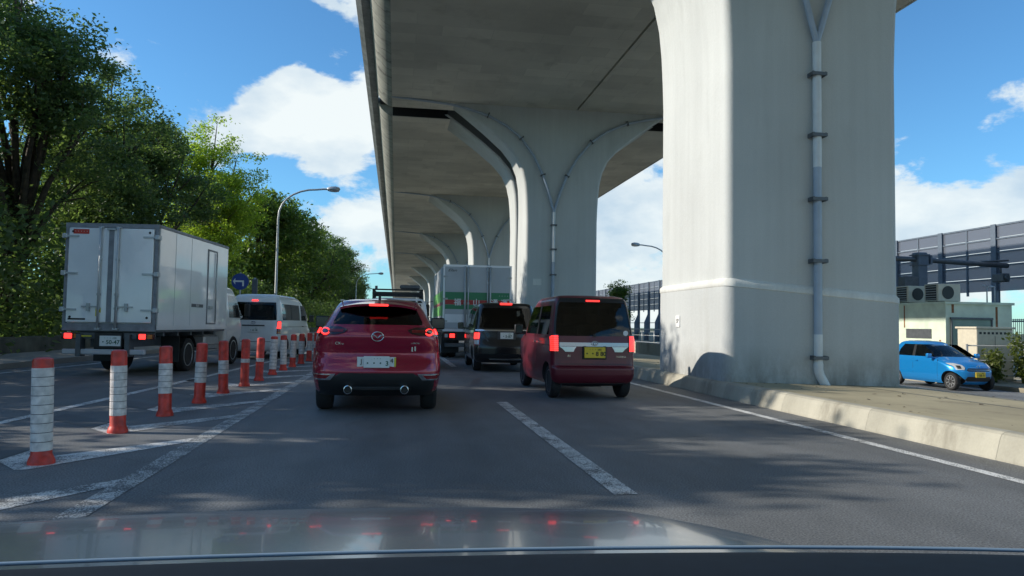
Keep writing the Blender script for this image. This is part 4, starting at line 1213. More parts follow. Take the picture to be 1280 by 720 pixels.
# roof spoiler with third brake light, antenna
b = MB(); xs = np.linspace(-.53, .53, 15)
top = [[(x, lerp(.30, .72, k) + 0.16 * (x / .53) ** 2, lerp(1.455, 1.515, k) - 0.05 * (abs(x) / .53) ** 3) for x in xs] for k in (0, .5, 1)]
bot = [[(x, lerp(.30, .66, k) + 0.16 * (x / .53) ** 2 + (0.01 if k == 0 else 0), lerp(1.425, 1.452, k) - 0.05 * (abs(x) / .53) ** 3) for x in xs] for k in (0, .5, 1)]
V1, V2 = b.grid(top), b.grid(bot)
for r1, r2 in ((V1[0], V2[0]), (V1[-1], V2[-1])):
    for k in range(len(xs) - 1): b.bm.faces.new((r1[k], r1[k + 1], r2[k + 1], r2[k]))
for k in (0, -1):
    for j in range(2): b.bm.faces.new((V1[j][k], V1[j + 1][k], V2[j + 1][k], V2[j][k]))
sp = obj('roof_spoiler', b, 'red_paint', t, angle=40)
b = MB(); b.box(-0.13, 0.13, 0.285, 0.32, 1.424, 1.452, bev=0.006); obj('third_brake_light', b, 'brake', sp)
b = MB(); b.prism([(0.85, 1.53), (1.03, 1.53), (0.90, 1.60), (0.86, 1.605)], -0.018, 0.018, axis='x'); obj('antenna', b, 'black', t)
# oval badge with a winged mark
yb = B.rear(0, 1.03).y - 0.012
bd = link('badge', None, t, (0, yb, 1.02))
b = MB(); b.tube([(0.078 * math.cos(a), 0, 0.060 * math.sin(a)) for a in np.linspace(0, 2 * math.pi, 25)], 0.0075, 6); b.tube([(-0.072, -0.002, 0.022), (-0.04, -0.004, 0.018), (-0.012, -0.006, -0.012), (0, -0.006, -0.02), (0.012, -0.006, -0.012), (0.04, -0.004, 0.018), (0.072, -0.002, 0.022)], 0.007, 6); obj('emblem', b, 'chrome', bd)
text('lettering', 'CX-3', 0.05, 'chrome', t, (-0.50, B.rear(-.5, .92).y - 0.006, 0.925))
text('lettering', 'SKYACTIV', 0.028, 'chrome', t, (0.50, B.rear(.5, .93).y - 0.006, 0.935))
b = MB()
for dx, dz in ((0, 0), (0.03, 0.028)): b.box(0.455 + dx, 0.475 + dx, B.rear(.47, .85).y - 0.012, B.rear(.47, .85).y + 0.01, 0.825, 0.885, mat=Matrix.Translation((dx * .3, 0, dz * .3)))
obj('trim_badge', b, 'chrome', t)
# plate recess with cover plate
surf_patch('plate_recess', B.rear, [(0.60, -.33, .33), (0.66, -.36, .36), (0.79, -.30, .30)], 'red_paint', t, off=0.008)
b = MB(); b.box(-0.255, 0.255, -0.004, 0.012, -0.075, 0.055, bev=0.004)
pl = obj('plate_surround', b, 'plate_white', t, (-0.005, B.rear(0, .7).y - 0.035, 0.70))
b = MB(); b.box(0.232, 0.255, -0.006, -0.0045, -0.07, 0.05); obj('yellow_edge', b, 'yellow', pl)
text('lettering', 'J', 0.085, 'ink_black', pl, (-0.20, -0.008, -0.005)); text('lettering', '4', 0.085, 'ink_black', pl, (0.20, -0.008, 0.005))
pt = plate(t, -0.005, B.rear(0, .7).y - 0.055, 0.69, 'plate_white', 'ink_green', '. ・・・', '・・・ 3', w=0.34, h=0.15)
seat(t, -0.36, 1.75, 0.52); seat(t, 0.36, 1.75, 0.52); seat(t, -0.42, 0.95, 0.52); seat(t, 0.42, 0.95, 0.52)

# ---- dark maroon kei wagon
t = thing('car', 'dark maroon boxy kei wagon with yellow plate in the kerbside lane', 'car', (3.31, 12.02, 0), R(1.0), 'cars queueing on the road')
B = Body([(0.22, .66, .18, 3.2), (0.30, .71, .05, 3.34), (0.42, .735, .0, 3.39), (0.52, .7375, -.005, 3.39), (0.57, .7375, .035, 3.385), (0.9, .7375, .05, 3.33), (0.98, .735, .055, 3.18), (1.04, .73, .06, 2.95), (1.10, .722, .065, 2.80), (1.35, .69, .115, 2.50), (1.58, .655, .165, 2.22), (1.68, .63, .20, 2.05), (1.735, .575, .26, 1.9), (1.755, .50, .36, 1.75), (1.765, .40, .5, 1.6)],
         3.395, rcr=0.10, rcf=0.26, br=0.045, bf=0.14, tr=0.012, tf=0.06)
rw = [(1.065, -.665, .665), (1.3, -.64, .64), (1.56, -.60, .60), (1.635, -.57, .57)]
build_car(t, B, 'maroon', (0.47, 2.93), 0.285, [('rear', rw, 'glass_mid'), ('side', [(1.08, .38, 1.22), (1.3, .40, 1.20), (1.58, .46, 1.17)], 'glass_dark'), ('side', [(1.08, 1.32, 2.3), (1.3, 1.32, 2.22), (1.58, 1.30, 1.95)], 'glass_mid'), ('front', [(1.10, -.60, .60), (1.35, -.58, .58), (1.6, -.53, .53)], 'glass_clear')],
          cabin=(0.55, 1.70, 0.2, 2.75, 0.055), tyre_w=0.165, rim='rim_dark', spokes=7)
surf_patch('rear_glass_frame', B.rear, [(1.635, -.60, .60), (1.705, -.555, .555)], 'black', t, off=0.012)
for s in (-1, 1):
    surf_patch('glass_surround', B.rear, [(1.055, *(sorted((s * .69, s * .665)))), (1.3, *(sorted((s * .665, s * .64)))), (1.56, *(sorted((s * .625, s * .60)))), (1.64, *(sorted((s * .60, s * .57))))], 'black', t, off=0.008, m=4)
    tl = surf_patch('tail_light', B.rear, [(0.79, *(sorted((s * .728, s * .61)))), (0.83, *(sorted((s * .73, s * .61)))), (1.085, *(sorted((s * .718, s * .615))))], 'lens_red', t, off=0.018, m=8)
    for k in range(8):
        surf_patch('light_cell', B.rear, [(0.812 + k * .033, *(sorted((s * .722, s * .62)))), (0.832 + k * .033, *(sorted((s * .722, s * .62))))], 'brake', tl, off=0.024, m=4, n=2)
    surf_patch('lower_reversing_lens', B.rear, [(0.80, *(sorted((s * .50, s * .36)))), (0.845, *(sorted((s * .54, s * .34)))), (0.885, *(sorted((s * .60, s * .31))))], 'lens_clear', t, off=0.010)
    mirror(t, B, s, 2.45, 1.08, 'black', 0.16, 0.17)
    surf_patch('door_handle', B.side(s), [(0.93, 1.0, 1.16), (0.955, 1.0, 1.16)], 'chrome', t, off=0.03)
    surf_patch('door_handle', B.side(s), [(0.93, 1.40, 1.56), (0.955, 1.40, 1.56)], 'chrome', t, off=0.03)
    surf_patch('door_gap', B.side(s), [(0.40, 1.262, 1.27), (1.55, 1.252, 1.26)], 'black', t, off=0.001)
    surf_patch('slide_rail', B.side(s), [(0.90, .3, 1.2), (0.912, .3, 1.2)], 'black', t, off=0.004)
    surf_patch('window_pillar', B.side(s), [(1.08, 1.225, 1.315), (1.58, 1.175, 1.295)], 'black', t, off=0.002)
surf_patch('chrome_garnish', B.rear, [(0.89, -.60, .60), (0.955, -.60, .60)], 'smoked_chrome', t, off=0.02, m=16)
surf_patch('third_brake_light', B.rear, [(1.645, -.12, .12), (1.668, -.12, .12)], 'brake', t, off=0.022)
surf_patch('bumper_crease', B.rear, [(0.545, -.70, .70), (0.575, -.70, .70)], 'maroon', t, off=0.012, m=14)
surf_patch('tailgate_gap', B.rear, [(0.592, -.64, .64), (0.60, -.64, .64)], 'black', t, off=0.002, m=14)
surf_patch('lower_diffuser', B.rear, [(0.235, -.52, .52), (0.27, -.56, .56)], 'black', t, off=0.01)
b = MB(); b.tube([(0.055 * math.cos(a), 0, 0.036 * math.sin(a)) for a in np.linspace(0, 2 * math.pi, 21)], 0.006, 6); b.tube([(-.02, 0, -.03), (-.02, 0, .03), (.015, 0, .02), (.028, 0, 0), (.015, 0, -.02), (-.02, 0, -.03)], 0.006, 6); obj('badge', b, 'chrome', t, (0, B.rear(0, .95).y - 0.03, 0.945))
b = MB(); b.box(-.21, .21, 0, .03, -.115, .115, bev=.01); obj('plate_holder', b, 'black', t, (0.0, B.rear(0, .8).y - .015, 0.79))
plate(t, 0, B.rear(0, .8).y - 0.035, 0.79, 'plate_yellow', 'ink_black', '・・・ 580', '・・8 80', w=0.36, h=0.18)
text('lettering', 'RS', 0.05, 'chrome', t, (-0.44, B.rear(-.44, .72).y - 0.006, 0.73), shear=0.3); text('lettering', 'TURBO', 0.04, 'chrome', t, (0.47, B.rear(.47, .72).y - 0.006, 0.72), sx=1.3)
b = MB(); b.lathe([(0.045, -0.006), (0.045, 0)], 18, axis='y'); st = obj('window_sticker', b, 'white', t, (0.56, B.rear(.56, 1.13).y - 0.006, 1.12))
b = MB(); b.tube([(0.7, 0.1, 1.72), (0.68, 0.8, 1.755)], .01, 5); b.bm.clear(); b.box(-.02, .02, 0, .02, 0, .05); obj('wiper', b, 'black', t, (0, B.rear(0, 1.07).y - .03, 1.05))
for x in (-.34, .34): seat(t, x, 1.55, 0.60); seat(t, x, .65, 0.58)
# rear muffler
b = MB(); b.box(-.25, .25, .35, .6, .19, .30, bev=.03); obj('muffler', b, 'steel_dark', t)

# ---- black minivan
t = thing('car', 'black minivan with privacy glass between the lorry and the maroon wagon', 'car', (2.86, 19.0, 0), R(-1.2), 'cars queueing on the road')
B = Body([(0.24, .76, .2, 4.5), (0.34, .82, .05, 4.63), (0.48, .845, 0, 4.69), (0.62, .8475, .0, 4.69), (0.9, .8475, .05, 4.6), (1.0, .845, .06, 4.3), (1.08, .84, .07, 3.95), (1.14, .832, .09, 3.75), (1.4, .79, .16, 3.35), (1.66, .74, .24, 2.95), (1.76, .70, .28, 2.75), (1.81, .63, .36, 2.5), (1.825, .5, .5, 2.3), (1.83, .38, .7, 2.1)],
         4.69, rcr=0.13, rcf=0.32, br=0.06, bf=0.18, tr=0.015, tf=0.07)
build_car(t, B, 'black_paint', (0.82, 3.67), 0.32, [('rear', [(1.15, -.72, .72), (1.4, -.69, .69), (1.68, -.62, .62)], 'glass_dark'), ('side', [(1.16, .5, 1.75), (1.4, .52, 1.72), (1.66, .6, 1.7)], 'glass_dark'), ('side', [(1.16, 1.88, 3.3), (1.4, 1.86, 3.1), (1.66, 1.84, 2.75)], 'glass_dark'), ('front', [(1.16, -.7, .7), (1.4, -.66, .66), (1.68, -.58, .58)], 'glass_clear')],
          cabin=(0.65, 1.76, 0.25, 3.6, 0.06), rim='alloy', spokes=8)
surf_patch('chrome_garnish', B.rear, [(1.07, -.80, .80), (1.105, -.80, .80)], 'chrome', t, off=0.02, m=14)
surf_patch('lower_garnish', B.rear, [(0.335, -.45, .45), (0.36, -.45, .45)], 'chrome', t, off=0.02)
for s in (-1, 1):
    tl = surf_patch('tail_light', B.rear, [(0.70, *(sorted((s * .835, s * .70)))), (0.9, *(sorted((s * .835, s * .69)))), (1.07, *(sorted((s * .83, s * .66))))], 'lens_red', t, off=0.018)
    surf_patch('lit_cell', B.rear, [(0.86, *(sorted((s * .825, s * .715)))), (1.02, *(sorted((s * .82, s * .70))))], 'brake', tl, off=0.024)
    surf_patch('reversing_lens', B.rear, [(0.72, *(sorted((s * .82, s * .73)))), (0.83, *(sorted((s * .82, s * .72))))], 'lens_clear', tl, off=0.024)
    surf_patch('corner_garnish', B.rear, [(0.80, *(sorted((s * .50, s * .46)))), (1.07, *(sorted((s * .66, s * .60))))], 'trim', t, off=0.012)
    mirror(t, B, s, 3.45, 1.12, 'black_paint', 0.18, 0.18)
    surf_patch('belt_moulding', B.side(s), [(1.125, .4, 3.5), (1.14, .4, 3.5)], 'chrome', t, off=0.006)
    surf_patch('window_pillar', B.side(s), [(1.16, 1.755, 1.875), (1.66, 1.705, 1.835)], 'black', t, off=0.002)
surf_patch('third_brake_light', B.rear, [(1.765, -.16, .16), (1.79, -.16, .16)], 'brake', t, off=0.03)
plate(t, 0.0, B.rear(0, .93).y - 0.025, 0.955, 'plate_white', 'ink_green', '・・・ 300', '・5-87', w=0.34)
b = MB(); b.box(-.24, .24, 0, .02, -.11, .12, bev=.01); obj('plate_holder', b, 'trim', t, (0, B.rear(0, .95).y - .012, .955))
for x in (-.38, .38): seat(t, x, 2.4, .62); seat(t, x, 1.5, .62); seat(t, x, .7, .62)

# ---- white van with a black roof rack, over the crimson car's roof
t = thing('car', 'white tall wagon with black roof rack ahead of the crimson car', 'car', (0.03, 19.8, 0), 0, 'cars queueing on the road')
B = Body([(0.26, .74, .2, 4.5), (0.4, .84, .02, 4.6), (0.6, .86, 0, 4.65), (0.95, .86, .06, 4.5), (1.05, .855, .08, 4.2), (1.15, .845, .1, 3.85), (1.5, .81, .17, 3.4), (1.78, .765, .24, 3.0), (1.87, .72, .3, 2.85), (1.92, .62, .4, 2.6), (1.935, .45, .6, 2.4)],
         4.65, rcr=0.13, rcf=0.32, br=0.06, bf=0.18)
build_car(t, B, 'white_paint', (0.85, 3.6), 0.34, [('rear', [(1.2, -.7, .7), (1.5, -.67, .67), (1.76, -.62, .62)], 'glass_dark'), ('side', [(1.2, .5, 3.3), (1.5, .55, 3.0), (1.76, .62, 2.7)], 'glass_dark'), ('front', [(1.2, -.7, .7), (1.76, -.6, .6)], 'glass_clear')], cabin=(0.7, 1.86, 0.25, 3.6, 0.06), rim='rim_dark')
for s in (-1, 1):
    surf_patch('tail_light', B.rear, [(0.8, *(sorted((s * .85, s * .7)))), (1.15, *(sorted((s * .84, s * .72))))], 'brake_soft', t, off=0.018)
    mirror(t, B, s, 3.5, 1.15, 'white_paint', .2, .2)
surf_patch('rear_garnish', B.rear, [(1.79, -.66, .66), (1.845, -.62, .62)], 'black', t, off=0.012)
surf_patch('bumper', B.rear, [(0.3, -.8, .8), (0.5, -.84, .84)], 'trim', t, off=0.02, m=14)
plate(t, 0, B.rear(0, .6).y - .04, .62, 'plate_white', 'ink_green', '', '・5-21')
rk = link('roof_rack', None, t, (0, .55, 1.93))
b = MB()
for x in (-.66, .66): b.box(x - .03, x + .03, 0, 1.9, .10, .15); b.box(x - .03, x + .03, 0, 1.9, .20, .24)
for y in (0, 1.9): b.box(-.66, .66, y - .03, y + .03, .10, .15); b.box(-.66, .66, y - .03, y + .03, .20, .24)
for x in (-.66, .66):
    for y in (0, .63, 1.27, 1.9): b.box(x - .025, x + .025, y - .025, y + .025, -.06, .21)
obj('frame', b, 'black', rk)
for k in range(9):
    b = MB(); b.box(-.64, .64, .1 + k * .2, .17 + k * .2, .09, .11); obj('slat', b, 'black', rk)
b = MB(); b.box(.05, .60, .05, .22, .25, .36, bev=.03); b.box(-.62, -.55, .02, .1, .24, .32); obj('light_bar', b, 'steel_dark', rk)

# ---- white van in the left carriageway
t = thing('van', 'white high-roof van with tinted rear window beside the bollards', 'van', (-4.60, 25.0, 0), R(-6.6))
B = Body([(0.25, .78, .15, 4.6), (0.35, .82, .03, 4.72), (0.5, .838, 0, 4.78), (0.9, .8475, .02, 4.74), (1.0, .847, .03, 4.55), (1.15, .845, .04, 4.35), (1.25, .84, .05, 4.22), (1.6, .81, .10, 3.9), (1.88, .775, .15, 3.6), (2.02, .73, .2, 3.3), (2.10, .65, .3, 3.0), (2.135, .5, .5, 2.7), (2.145, .35, .8, 2.5)],
         4.79, rcr=0.12, rcf=0.3, br=0.05, bf=0.16, tr=0.015, tf=0.05)
build_car(t, B, 'white_paint', (0.95, 3.52), 0.315, [('rear', [(1.27, -.73, .73), (1.5, -.72, .72), (1.86, -.675, .675)], 'glass_dark'), ('side', [(1.28, .45, 2.75), (1.5, .45, 2.74), (1.82, .5, 2.7)], 'glass_mid'), ('side', [(1.28, 2.95, 4.0), (1.5, 2.93, 3.85), (1.82, 2.9, 3.55)], 'glass_mid'), ('front', [(1.3, -.72, .72), (1.6, -.68, .68), (1.9, -.62, .62)], 'glass_clear')],
          cabin=(0.7, 2.06, 0.2, 4.1, 0.06), rim='alloy', spokes=6, crown_dome=0.03)
for s in (-1, 1):
    tl = surf_patch('tail_light', B.rear, [(0.83, *(sorted((s * .84, s * .745)))), (1.25, *(sorted((s * .835, s * .76))))], 'lens_red', t, off=0.016)
    surf_patch('lit_cell', B.rear, [(1.0, *(sorted((s * .835, s * .75)))), (1.23, *(sorted((s * .83, s * .765))))], 'brake', tl, off=0.022)
    surf_patch('amber_cell', B.rear, [(0.85, *(sorted((s * .83, s * .755)))), (0.9, *(sorted((s * .83, s * .755))))], 'amber', tl, off=0.022)
    mirror(t, B, s, 3.95, 1.25, 'black', .17, .24)
    surf_patch('body_crease', B.side(s), [(1.05, .4, 4.2), (1.065, .4, 4.2)], 'trim', t, off=0.003)
    surf_patch('door_gap', B.side(s), [(0.4, 2.85, 2.858), (1.9, 2.84, 2.848)], 'black', t, off=0.001)
    surf_patch('window_bar', B.side(s), [(1.28, 1.6, 1.64), (1.82, 1.6, 1.64)], 'black', t, off=0.002)
    surf_patch('door_handle', B.side(s), [(1.05, 3.02, 3.18), (1.08, 3.02, 3.18)], 'black', t, off=0.03)
surf_patch('third_brake_light', B.rear, [(1.895, -.1, .1), (1.93, -.1, .1)], 'brake', t, off=0.018)
surf_patch('plate_garnish', B.rear, [(1.075, -.36, .36), (1.115, -.36, .36)], 'trim', t, off=0.02)
surf_patch('bumper', B.rear, [(0.3, -.80, .80), (0.56, -.825, .825)], 'white_paint', t, off=0.03, m=14)
surf_patch('bumper_gap', B.rear, [(0.565, -.81, .81), (0.58, -.81, .81)], 'black', t, off=0.006, m=14)
plate(t, 0.02, B.rear(0, 1).y - 0.025, 0.96, 'plate_white', 'ink_green', '・・・ 100', '・4 14', w=0.34)
b = MB(); b.tube([(0.07 * math.cos(a), 0, 0.045 * math.sin(a)) for a in np.linspace(0, 2 * math.pi, 19)], .008, 5); b.tube([(0.025 * math.cos(a), 0, 0.042 * math.sin(a)) for a in np.linspace(0, 2 * math.pi, 15)], .006, 5); b.tube([(0.05 * math.cos(a), 0, 0.02 + 0.014 * math.sin(a)) for a in np.linspace(0, 2 * math.pi, 15)], .006, 5); obj('badge', b, 'chrome', t, (0, B.rear(0, 1.19).y - .015, 1.19))
b = MB()
b.tube([(-.09, 0, 0), (.05, 0, .02), (.09, 0, .09), (-.05, 0, .07), (-.09, 0, 0)], .012, 5); b.tube([(-.06, 0, .08), (.0, 0, .28), (.03, 0, .12)], .014, 5); b.tube([(-.08, 0, .03), (.08, 0, .06)], .02, 5)
obj('window_sticker', b, 'white', t, (-.45, B.rear(-.45, 1.35).y - .012, 1.30))
for x in (-.5, 0.05, .5): seat(t, x, 2.0, .75); seat(t, x, 1.0, .75)

# ---- small blue hatchback on the opposite carriageway, facing us
blue = thing('car', 'bright blue small hatchback with yellow plate beyond the median', 'car', (17.55, 23.35, -0.55), R(180), None)
t = blue
B = Body([(0.20, .64, .2, 3.22), (0.30, .70, .06, 3.33), (0.45, .73, 0, 3.385), (0.58, .7375, .01, 3.39), (0.72, .7375, .04, 3.33), (0.84, .735, .06, 3.12), (0.92, .728, .07, 2.80), (0.98, .718, .08, 2.60), (1.03, .705, .10, 2.45), (1.2, .655, .22, 2.12), (1.36, .60, .38, 1.80), (1.43, .565, .46, 1.62), (1.475, .49, .58, 1.45), (1.49, .40, .75, 1.3)],
         3.395, rcr=0.2, rcf=0.36, br=0.07, bf=0.17, tr=0.03, tf=0.07)
build_car(t, B, 'blue_paint', (0.50, 2.95), 0.275, [('rear', [(1.08, -.56, .56), (1.36, -.48, .48)], 'glass_dark'), ('side', [(1.0, .65, 1.35), (1.2, .7, 1.34), (1.38, .85, 1.33)], 'glass_mid'), ('side', [(1.0, 1.46, 2.42), (1.2, 1.45, 2.10), (1.38, 1.44, 1.76)], 'glass_clear'), ('front', [(1.01, -.62, .62), (1.2, -.575, .575), (1.38, -.50, .50)], 'glass_clear')],
          cabin=(0.5, 1.44, 0.3, 2.45, 0.055), tyre_w=0.155, rim='alloy', spokes=8)
surf_patch('lower_grille', B.front, [(0.30, -.36, .36), (0.34, -.42, .42), (0.44, -.38, .38)], 'black', t, off=0.012, m=14)
surf_patch('upper_grille', B.front, [(0.60, -.36, .36), (0.64, -.40, .40), (0.69, -.34, .34)], 'black', t, off=0.012, m=14)
surf_patch('grille_bar', B.front, [(0.635, -.37, .37), (0.65, -.37, .37)], 'chrome', t, off=0.02, m=12)
for s in (-1, 1):
    hl = surf_patch('headlight', B.front, [(0.64, *(sorted((s * .66, s * .45)))), (0.70, *(sorted((s * .70, s * .42)))), (0.78, *(sorted((s * .70, s * .44)))), (0.83, *(sorted((s * .69, s * .56))))], 'lens_clear', t, off=0.012, m=12)
    surf_patch('lamp_bezel', B.front, [(0.67, *(sorted((s * .57, s * .50)))), (0.76, *(sorted((s * .58, s * .50))))], 'black', hl, off=0.018)
    surf_patch('fog_lamp', B.front, [(0.36, *(sorted((s * .60, s * .50)))), (0.44, *(sorted((s * .62, s * .51))))], 'black', t, off=0.01)
    mirror(t, B, s, 2.28, 0.98, 'blue_paint', .16, .13)
    surf_patch('door_gap', B.side(s), [(0.33, 1.395, 1.403), (1.36, 1.385, 1.393)], 'black', t, off=0.001)
    surf_patch('door_gap', B.side(s), [(0.33, 2.48, 2.488), (0.93, 2.50, 2.508)], 'black', t, off=0.001)
    surf_patch('door_handle', B.side(s), [(0.85, 1.5, 1.64), (0.875, 1.5, 1.64)], 'blue_paint', t, off=0.03)
    surf_patch('window_pillar', B.side(s), [(1.0, 1.352, 1.458), (1.38, 1.332, 1.44)], 'black', t, off=0.002)
p = plate(t, 0, B.front(0, .5).y + 0.02, 0.505, 'plate_yellow', 'ink_black', '・・・ 581', '・58-11', rear=False)
b = MB(); b.tube([(0.05 * math.cos(a), 0, 0.035 * math.sin(a)) for a in np.linspace(0, 2 * math.pi, 17)], .007, 5); obj('badge', b, 'chrome', t, (0, B.front(0, .74).y + .012, .745))
for x in (-.32, .32): seat(t, x, 1.35, .42); seat(t, x, .75, .42)
b = MB(); b.tube([(0.32 + .17 * math.cos(a), 2.08 + .05 * math.sin(a), .93 + .16 * math.sin(a)) for a in np.linspace(0, 2 * math.pi, 21)], .016, 6); obj('steering_wheel', b, 'black', t)


# ---- driver of the blue hatchback: one continuous skinned figure
def person(loc, rz, label):
    t = thing('person', label, 'person', loc, rz)
    V = [((0, 0, 0.10), .15), ((0, -.03, .30), .14), ((0, -.06, .48), .15), ((0, -.07, .58), .07), ((0, -.05, .66), .055), ((0, -.03, .74), .085), ((0, -.04, .83), .075),
         ((.19, -.06, .52), .065), ((.24, .12, .34), .05), ((.17, .38, .42), .042), ((.15, .46, .46), .04), ((-.19, -.06, .52), .065), ((-.24, .12, .34), .05), ((-.17, .38, .42), .042), ((-.15, .46, .46), .04),
         ((.10, .06, .06), .095), ((.12, .46, .12), .07), ((.12, .62, -.22), .05), ((-.10, .06, .06), .095), ((-.12, .46, .12), .07), ((-.12, .62, -.22), .05)]
    E_ = [(0, 1), (1, 2), (2, 3), (3, 4), (4, 5), (5, 6), (2, 7), (7, 8), (8, 9), (9, 10), (2, 11), (11, 12), (12, 13), (13, 14), (0, 15), (15, 16), (16, 17), (0, 18), (18, 19), (19, 20)]
    me = bpy.data.meshes.new('body'); me.from_pydata([v for v, _ in V], E_, []); o = link('body', me, t)
    sk = o.modifiers.new('skin', 'SKIN'); ss = o.modifiers.new('sub', 'SUBSURF'); ss.levels = ss.render_levels = 2
    for i, (_, r) in enumerate(V): me.skin_vertices[0].data[i].radius = (r, r)
    me.skin_vertices[0].data[0].use_root = True
    dg = bpy.context.evaluated_depsgraph_get(); dg.update()
    nm = bpy.data.meshes.new_from_object(o.evaluated_get(dg)); o.modifiers.clear(); o.data = nm
    nm.materials.clear(); nm.materials.append(M['shirt']); nm.materials.append(M['skin'])
    for pl in nm.polygons:
        c = pl.center; pl.use_smooth = True
        if c.z > .61 or (c.y > .30 and c.z > .33): pl.material_index = 1
    b = MB(); b.lathe([(.03, -.11), (.085, -.06), (.098, 0), (.085, .06), (.04, .095)], 16, center=(0, -.05, .81)); obj('hair', b, 'hair', t, angle=60)
    b = MB(); b.box(-.012, .012, .05, .07, .73, .77, bev=.005); obj('nose', b, 'skin', t)
    return t


person((17.55 - .32, 23.35 - 1.52, -0.55 + .50), R(180), 'driver in a dark shirt at the wheel of the blue hatchback')

# ------------------------------------------------------------------ lorries
def lorry_wheels(t, ys, x, r, w, dual=True, rim='alloy'):
    for y, d in ys:
        for s in (-1, 1):
            wheel(t, s * (x - w / 2), y, r, w, rim, 8, s)
            if d: wheel(t, s * (x - w * 1.65), y, r, w, rim, 8, s)


# white box truck
t = thing('truck', 'white box truck with closed rear doors in the bollard-side carriageway', 'truck', (-6.10, 17.0, 0), R(-5.9))
hw, z0, z1, L = 0.975, 1.0, 3.27, 4.55
b = MB(); b.box(-hw, hw, 0.05, L, z0, z1 - .03, bev=.012); obj('cargo_box', b, 'truck_white', t)
b = MB(); b.box(-hw - .012, hw + .012, 0.0, L + .02, z1 - .05, z1 + .02, bev=.01); b.box(-hw - .012, hw + .012, -0.005, 0.07, z1 - .07, z1 + .02); obj('top_rail', b, 'truck_frame', t)
b = MB(); b.box(-hw, -hw + .07, -.012, .05, z0, z1 - .07); b.box(hw - .07, hw, -.012, .05, z0, z1 - .07); b.box(-hw, hw, -.014, .05, z0 - .03, z0 + .13); obj('rear_frame', b, 'truck_frame', t)
for s in (-1, 1):
    d = link('rear_door', None, t, (0, 0, 0))
    b = MB(); xa, xb = sorted((s * .05, s * (hw - .085))); b.box(xa, xb, -.045, .02, z0 + .15, z1 - .09, bev=.008); obj('door_panel', b, 'truck_white', d)
    x = s * .145 + (-.06 if s < 0 else .02)
    b = MB(); b.tube([(x, -.085, z0 + .02), (x, -.085, z1 - .06)], .024, 10); b.box(x - .05, x + .05, -.10, -.03, z0 - .005, z0 + .035); b.box(x - .05, x + .05, -.10, -.03, z1 - .09, z1 - .06)
    for z in (1.45, 1.75, 2.5): b.box(x - .035, x + .035, -.10, -.04, z - .025, z + .025)
    obj('lock_rod', b, 'lamp_pole', d)
    b = MB(); b.box(*sorted((x + s * .02, x + s * .35)), -.09, -.065, 1.47, 1.50); b.box(*sorted((x + s * .18, x + s * .24)), -.10, -.04, 1.39, 1.56); obj('lock_handle', b, 'steel', d)
    for z in (1.42, 2.2, 3.0):
        b = MB(); b.box(*sorted((s * (hw - .30), s * (hw + .02))), -.07, -.044, z - .02, z + .02); b.box(*sorted((s * (hw - .05), s * (hw + .045))), -.085, .06, z - .05, z + .05, bev=.012); obj('hinge', b, 'lamp_pole', d)
    b = MB(); b.lathe([(.022, -.058), (.03, -.04)], 10, axis='y', center=(s * (hw - .17), 0, 3.10)); b.lathe([(.022, -.058), (.03, -.04)], 10, axis='y', center=(s * (hw - .17), 0, 1.26)); obj('door_buffer', b, 'black', d)
b = MB(); b.box(-.05, .05, -.05, .02, z0 + .15, z1 - .09); obj('door_seal', b, 'truck_frame', t)
b = MB(); b.box(-.08, .10, -.09, -.05, z1 - .13, z1 - .09); obj('centre_latch', b, 'steel', t)
b = MB(); b.box(-.80, -.47, -.05, -.046, 3.05, 3.15); lb = obj('label', b, 'label_red', t)
text('lettering', '・・・・・', .06, 'white', lb, (-.635, -.0525, 3.10))
b = MB(); b.box(-.84, -.48, -.05, -.046, 1.20, 1.235); obj('rubber_strip', b, 'black', t)
b = MB(); b.box(-.27, -.21, -.052, -.046, 1.28, 1.48); b.box(-.20, -.16, -.052, -.046, 1.36, 1.46); obj('yellow_label', b, 'yellow', t)
b = MB(); b.box(-.55, -.35, -.03, .0, .84, .87); obj('tow_hook', b, 'yellow', t)
# side door, handle, lower rail, vents
b = MB()
for (ya, yb, za, zb) in ((3.0, 3.04, 1.15, 3.05), (3.62, 3.66, 1.15, 3.05), (3.0, 3.66, 3.02, 3.06), (3.0, 3.66, 1.13, 1.17)): b.box(hw, hw + .02, ya, yb, za, zb)
for yy in (0.95, 1.9):
    b_ = MB(); b_.box(hw, hw + .004, yy, yy + .012, z0 + .1, z1 - .06); obj('panel_seam', b_, 'truck_grey', t)
sd = obj('side_door_frame', b, 'truck_frame', t)
b = MB(); b.box(hw, hw + .012, 3.045, 3.615, 1.175, 3.015); obj('side_door', b, 'truck_white', sd)
b = MB(); b.tube([(hw + .04, 3.56, 1.2), (hw + .04, 3.56, 3.0)], .018, 8); b.box(hw + .01, hw + .05, 3.1, 3.35, 1.52, 1.60); obj('side_lock_rod', b, 'steel', sd)
b = MB(); b.box(hw, hw + .008, 2.0, 2.75, 1.55, 1.63); obj('maker_label', b, 'steel_dark', t)
text('lettering', 'ISUZU', .07, 'white', t, (hw + .010, 2.37, 1.59), (R(90), 0, R(90)))
b = MB(); b.box(hw, hw + .015, .05, L, z0, z0 + .09); b.box(-hw - .015, -hw, .05, L, z0, z0 + .09); obj('lower_rail', b, 'truck_white', t)
b = MB(); b.box(hw - .01, hw + .012, 0.035, .08, z0, z1); obj('corner_post', b, 'lamp_pole', t)
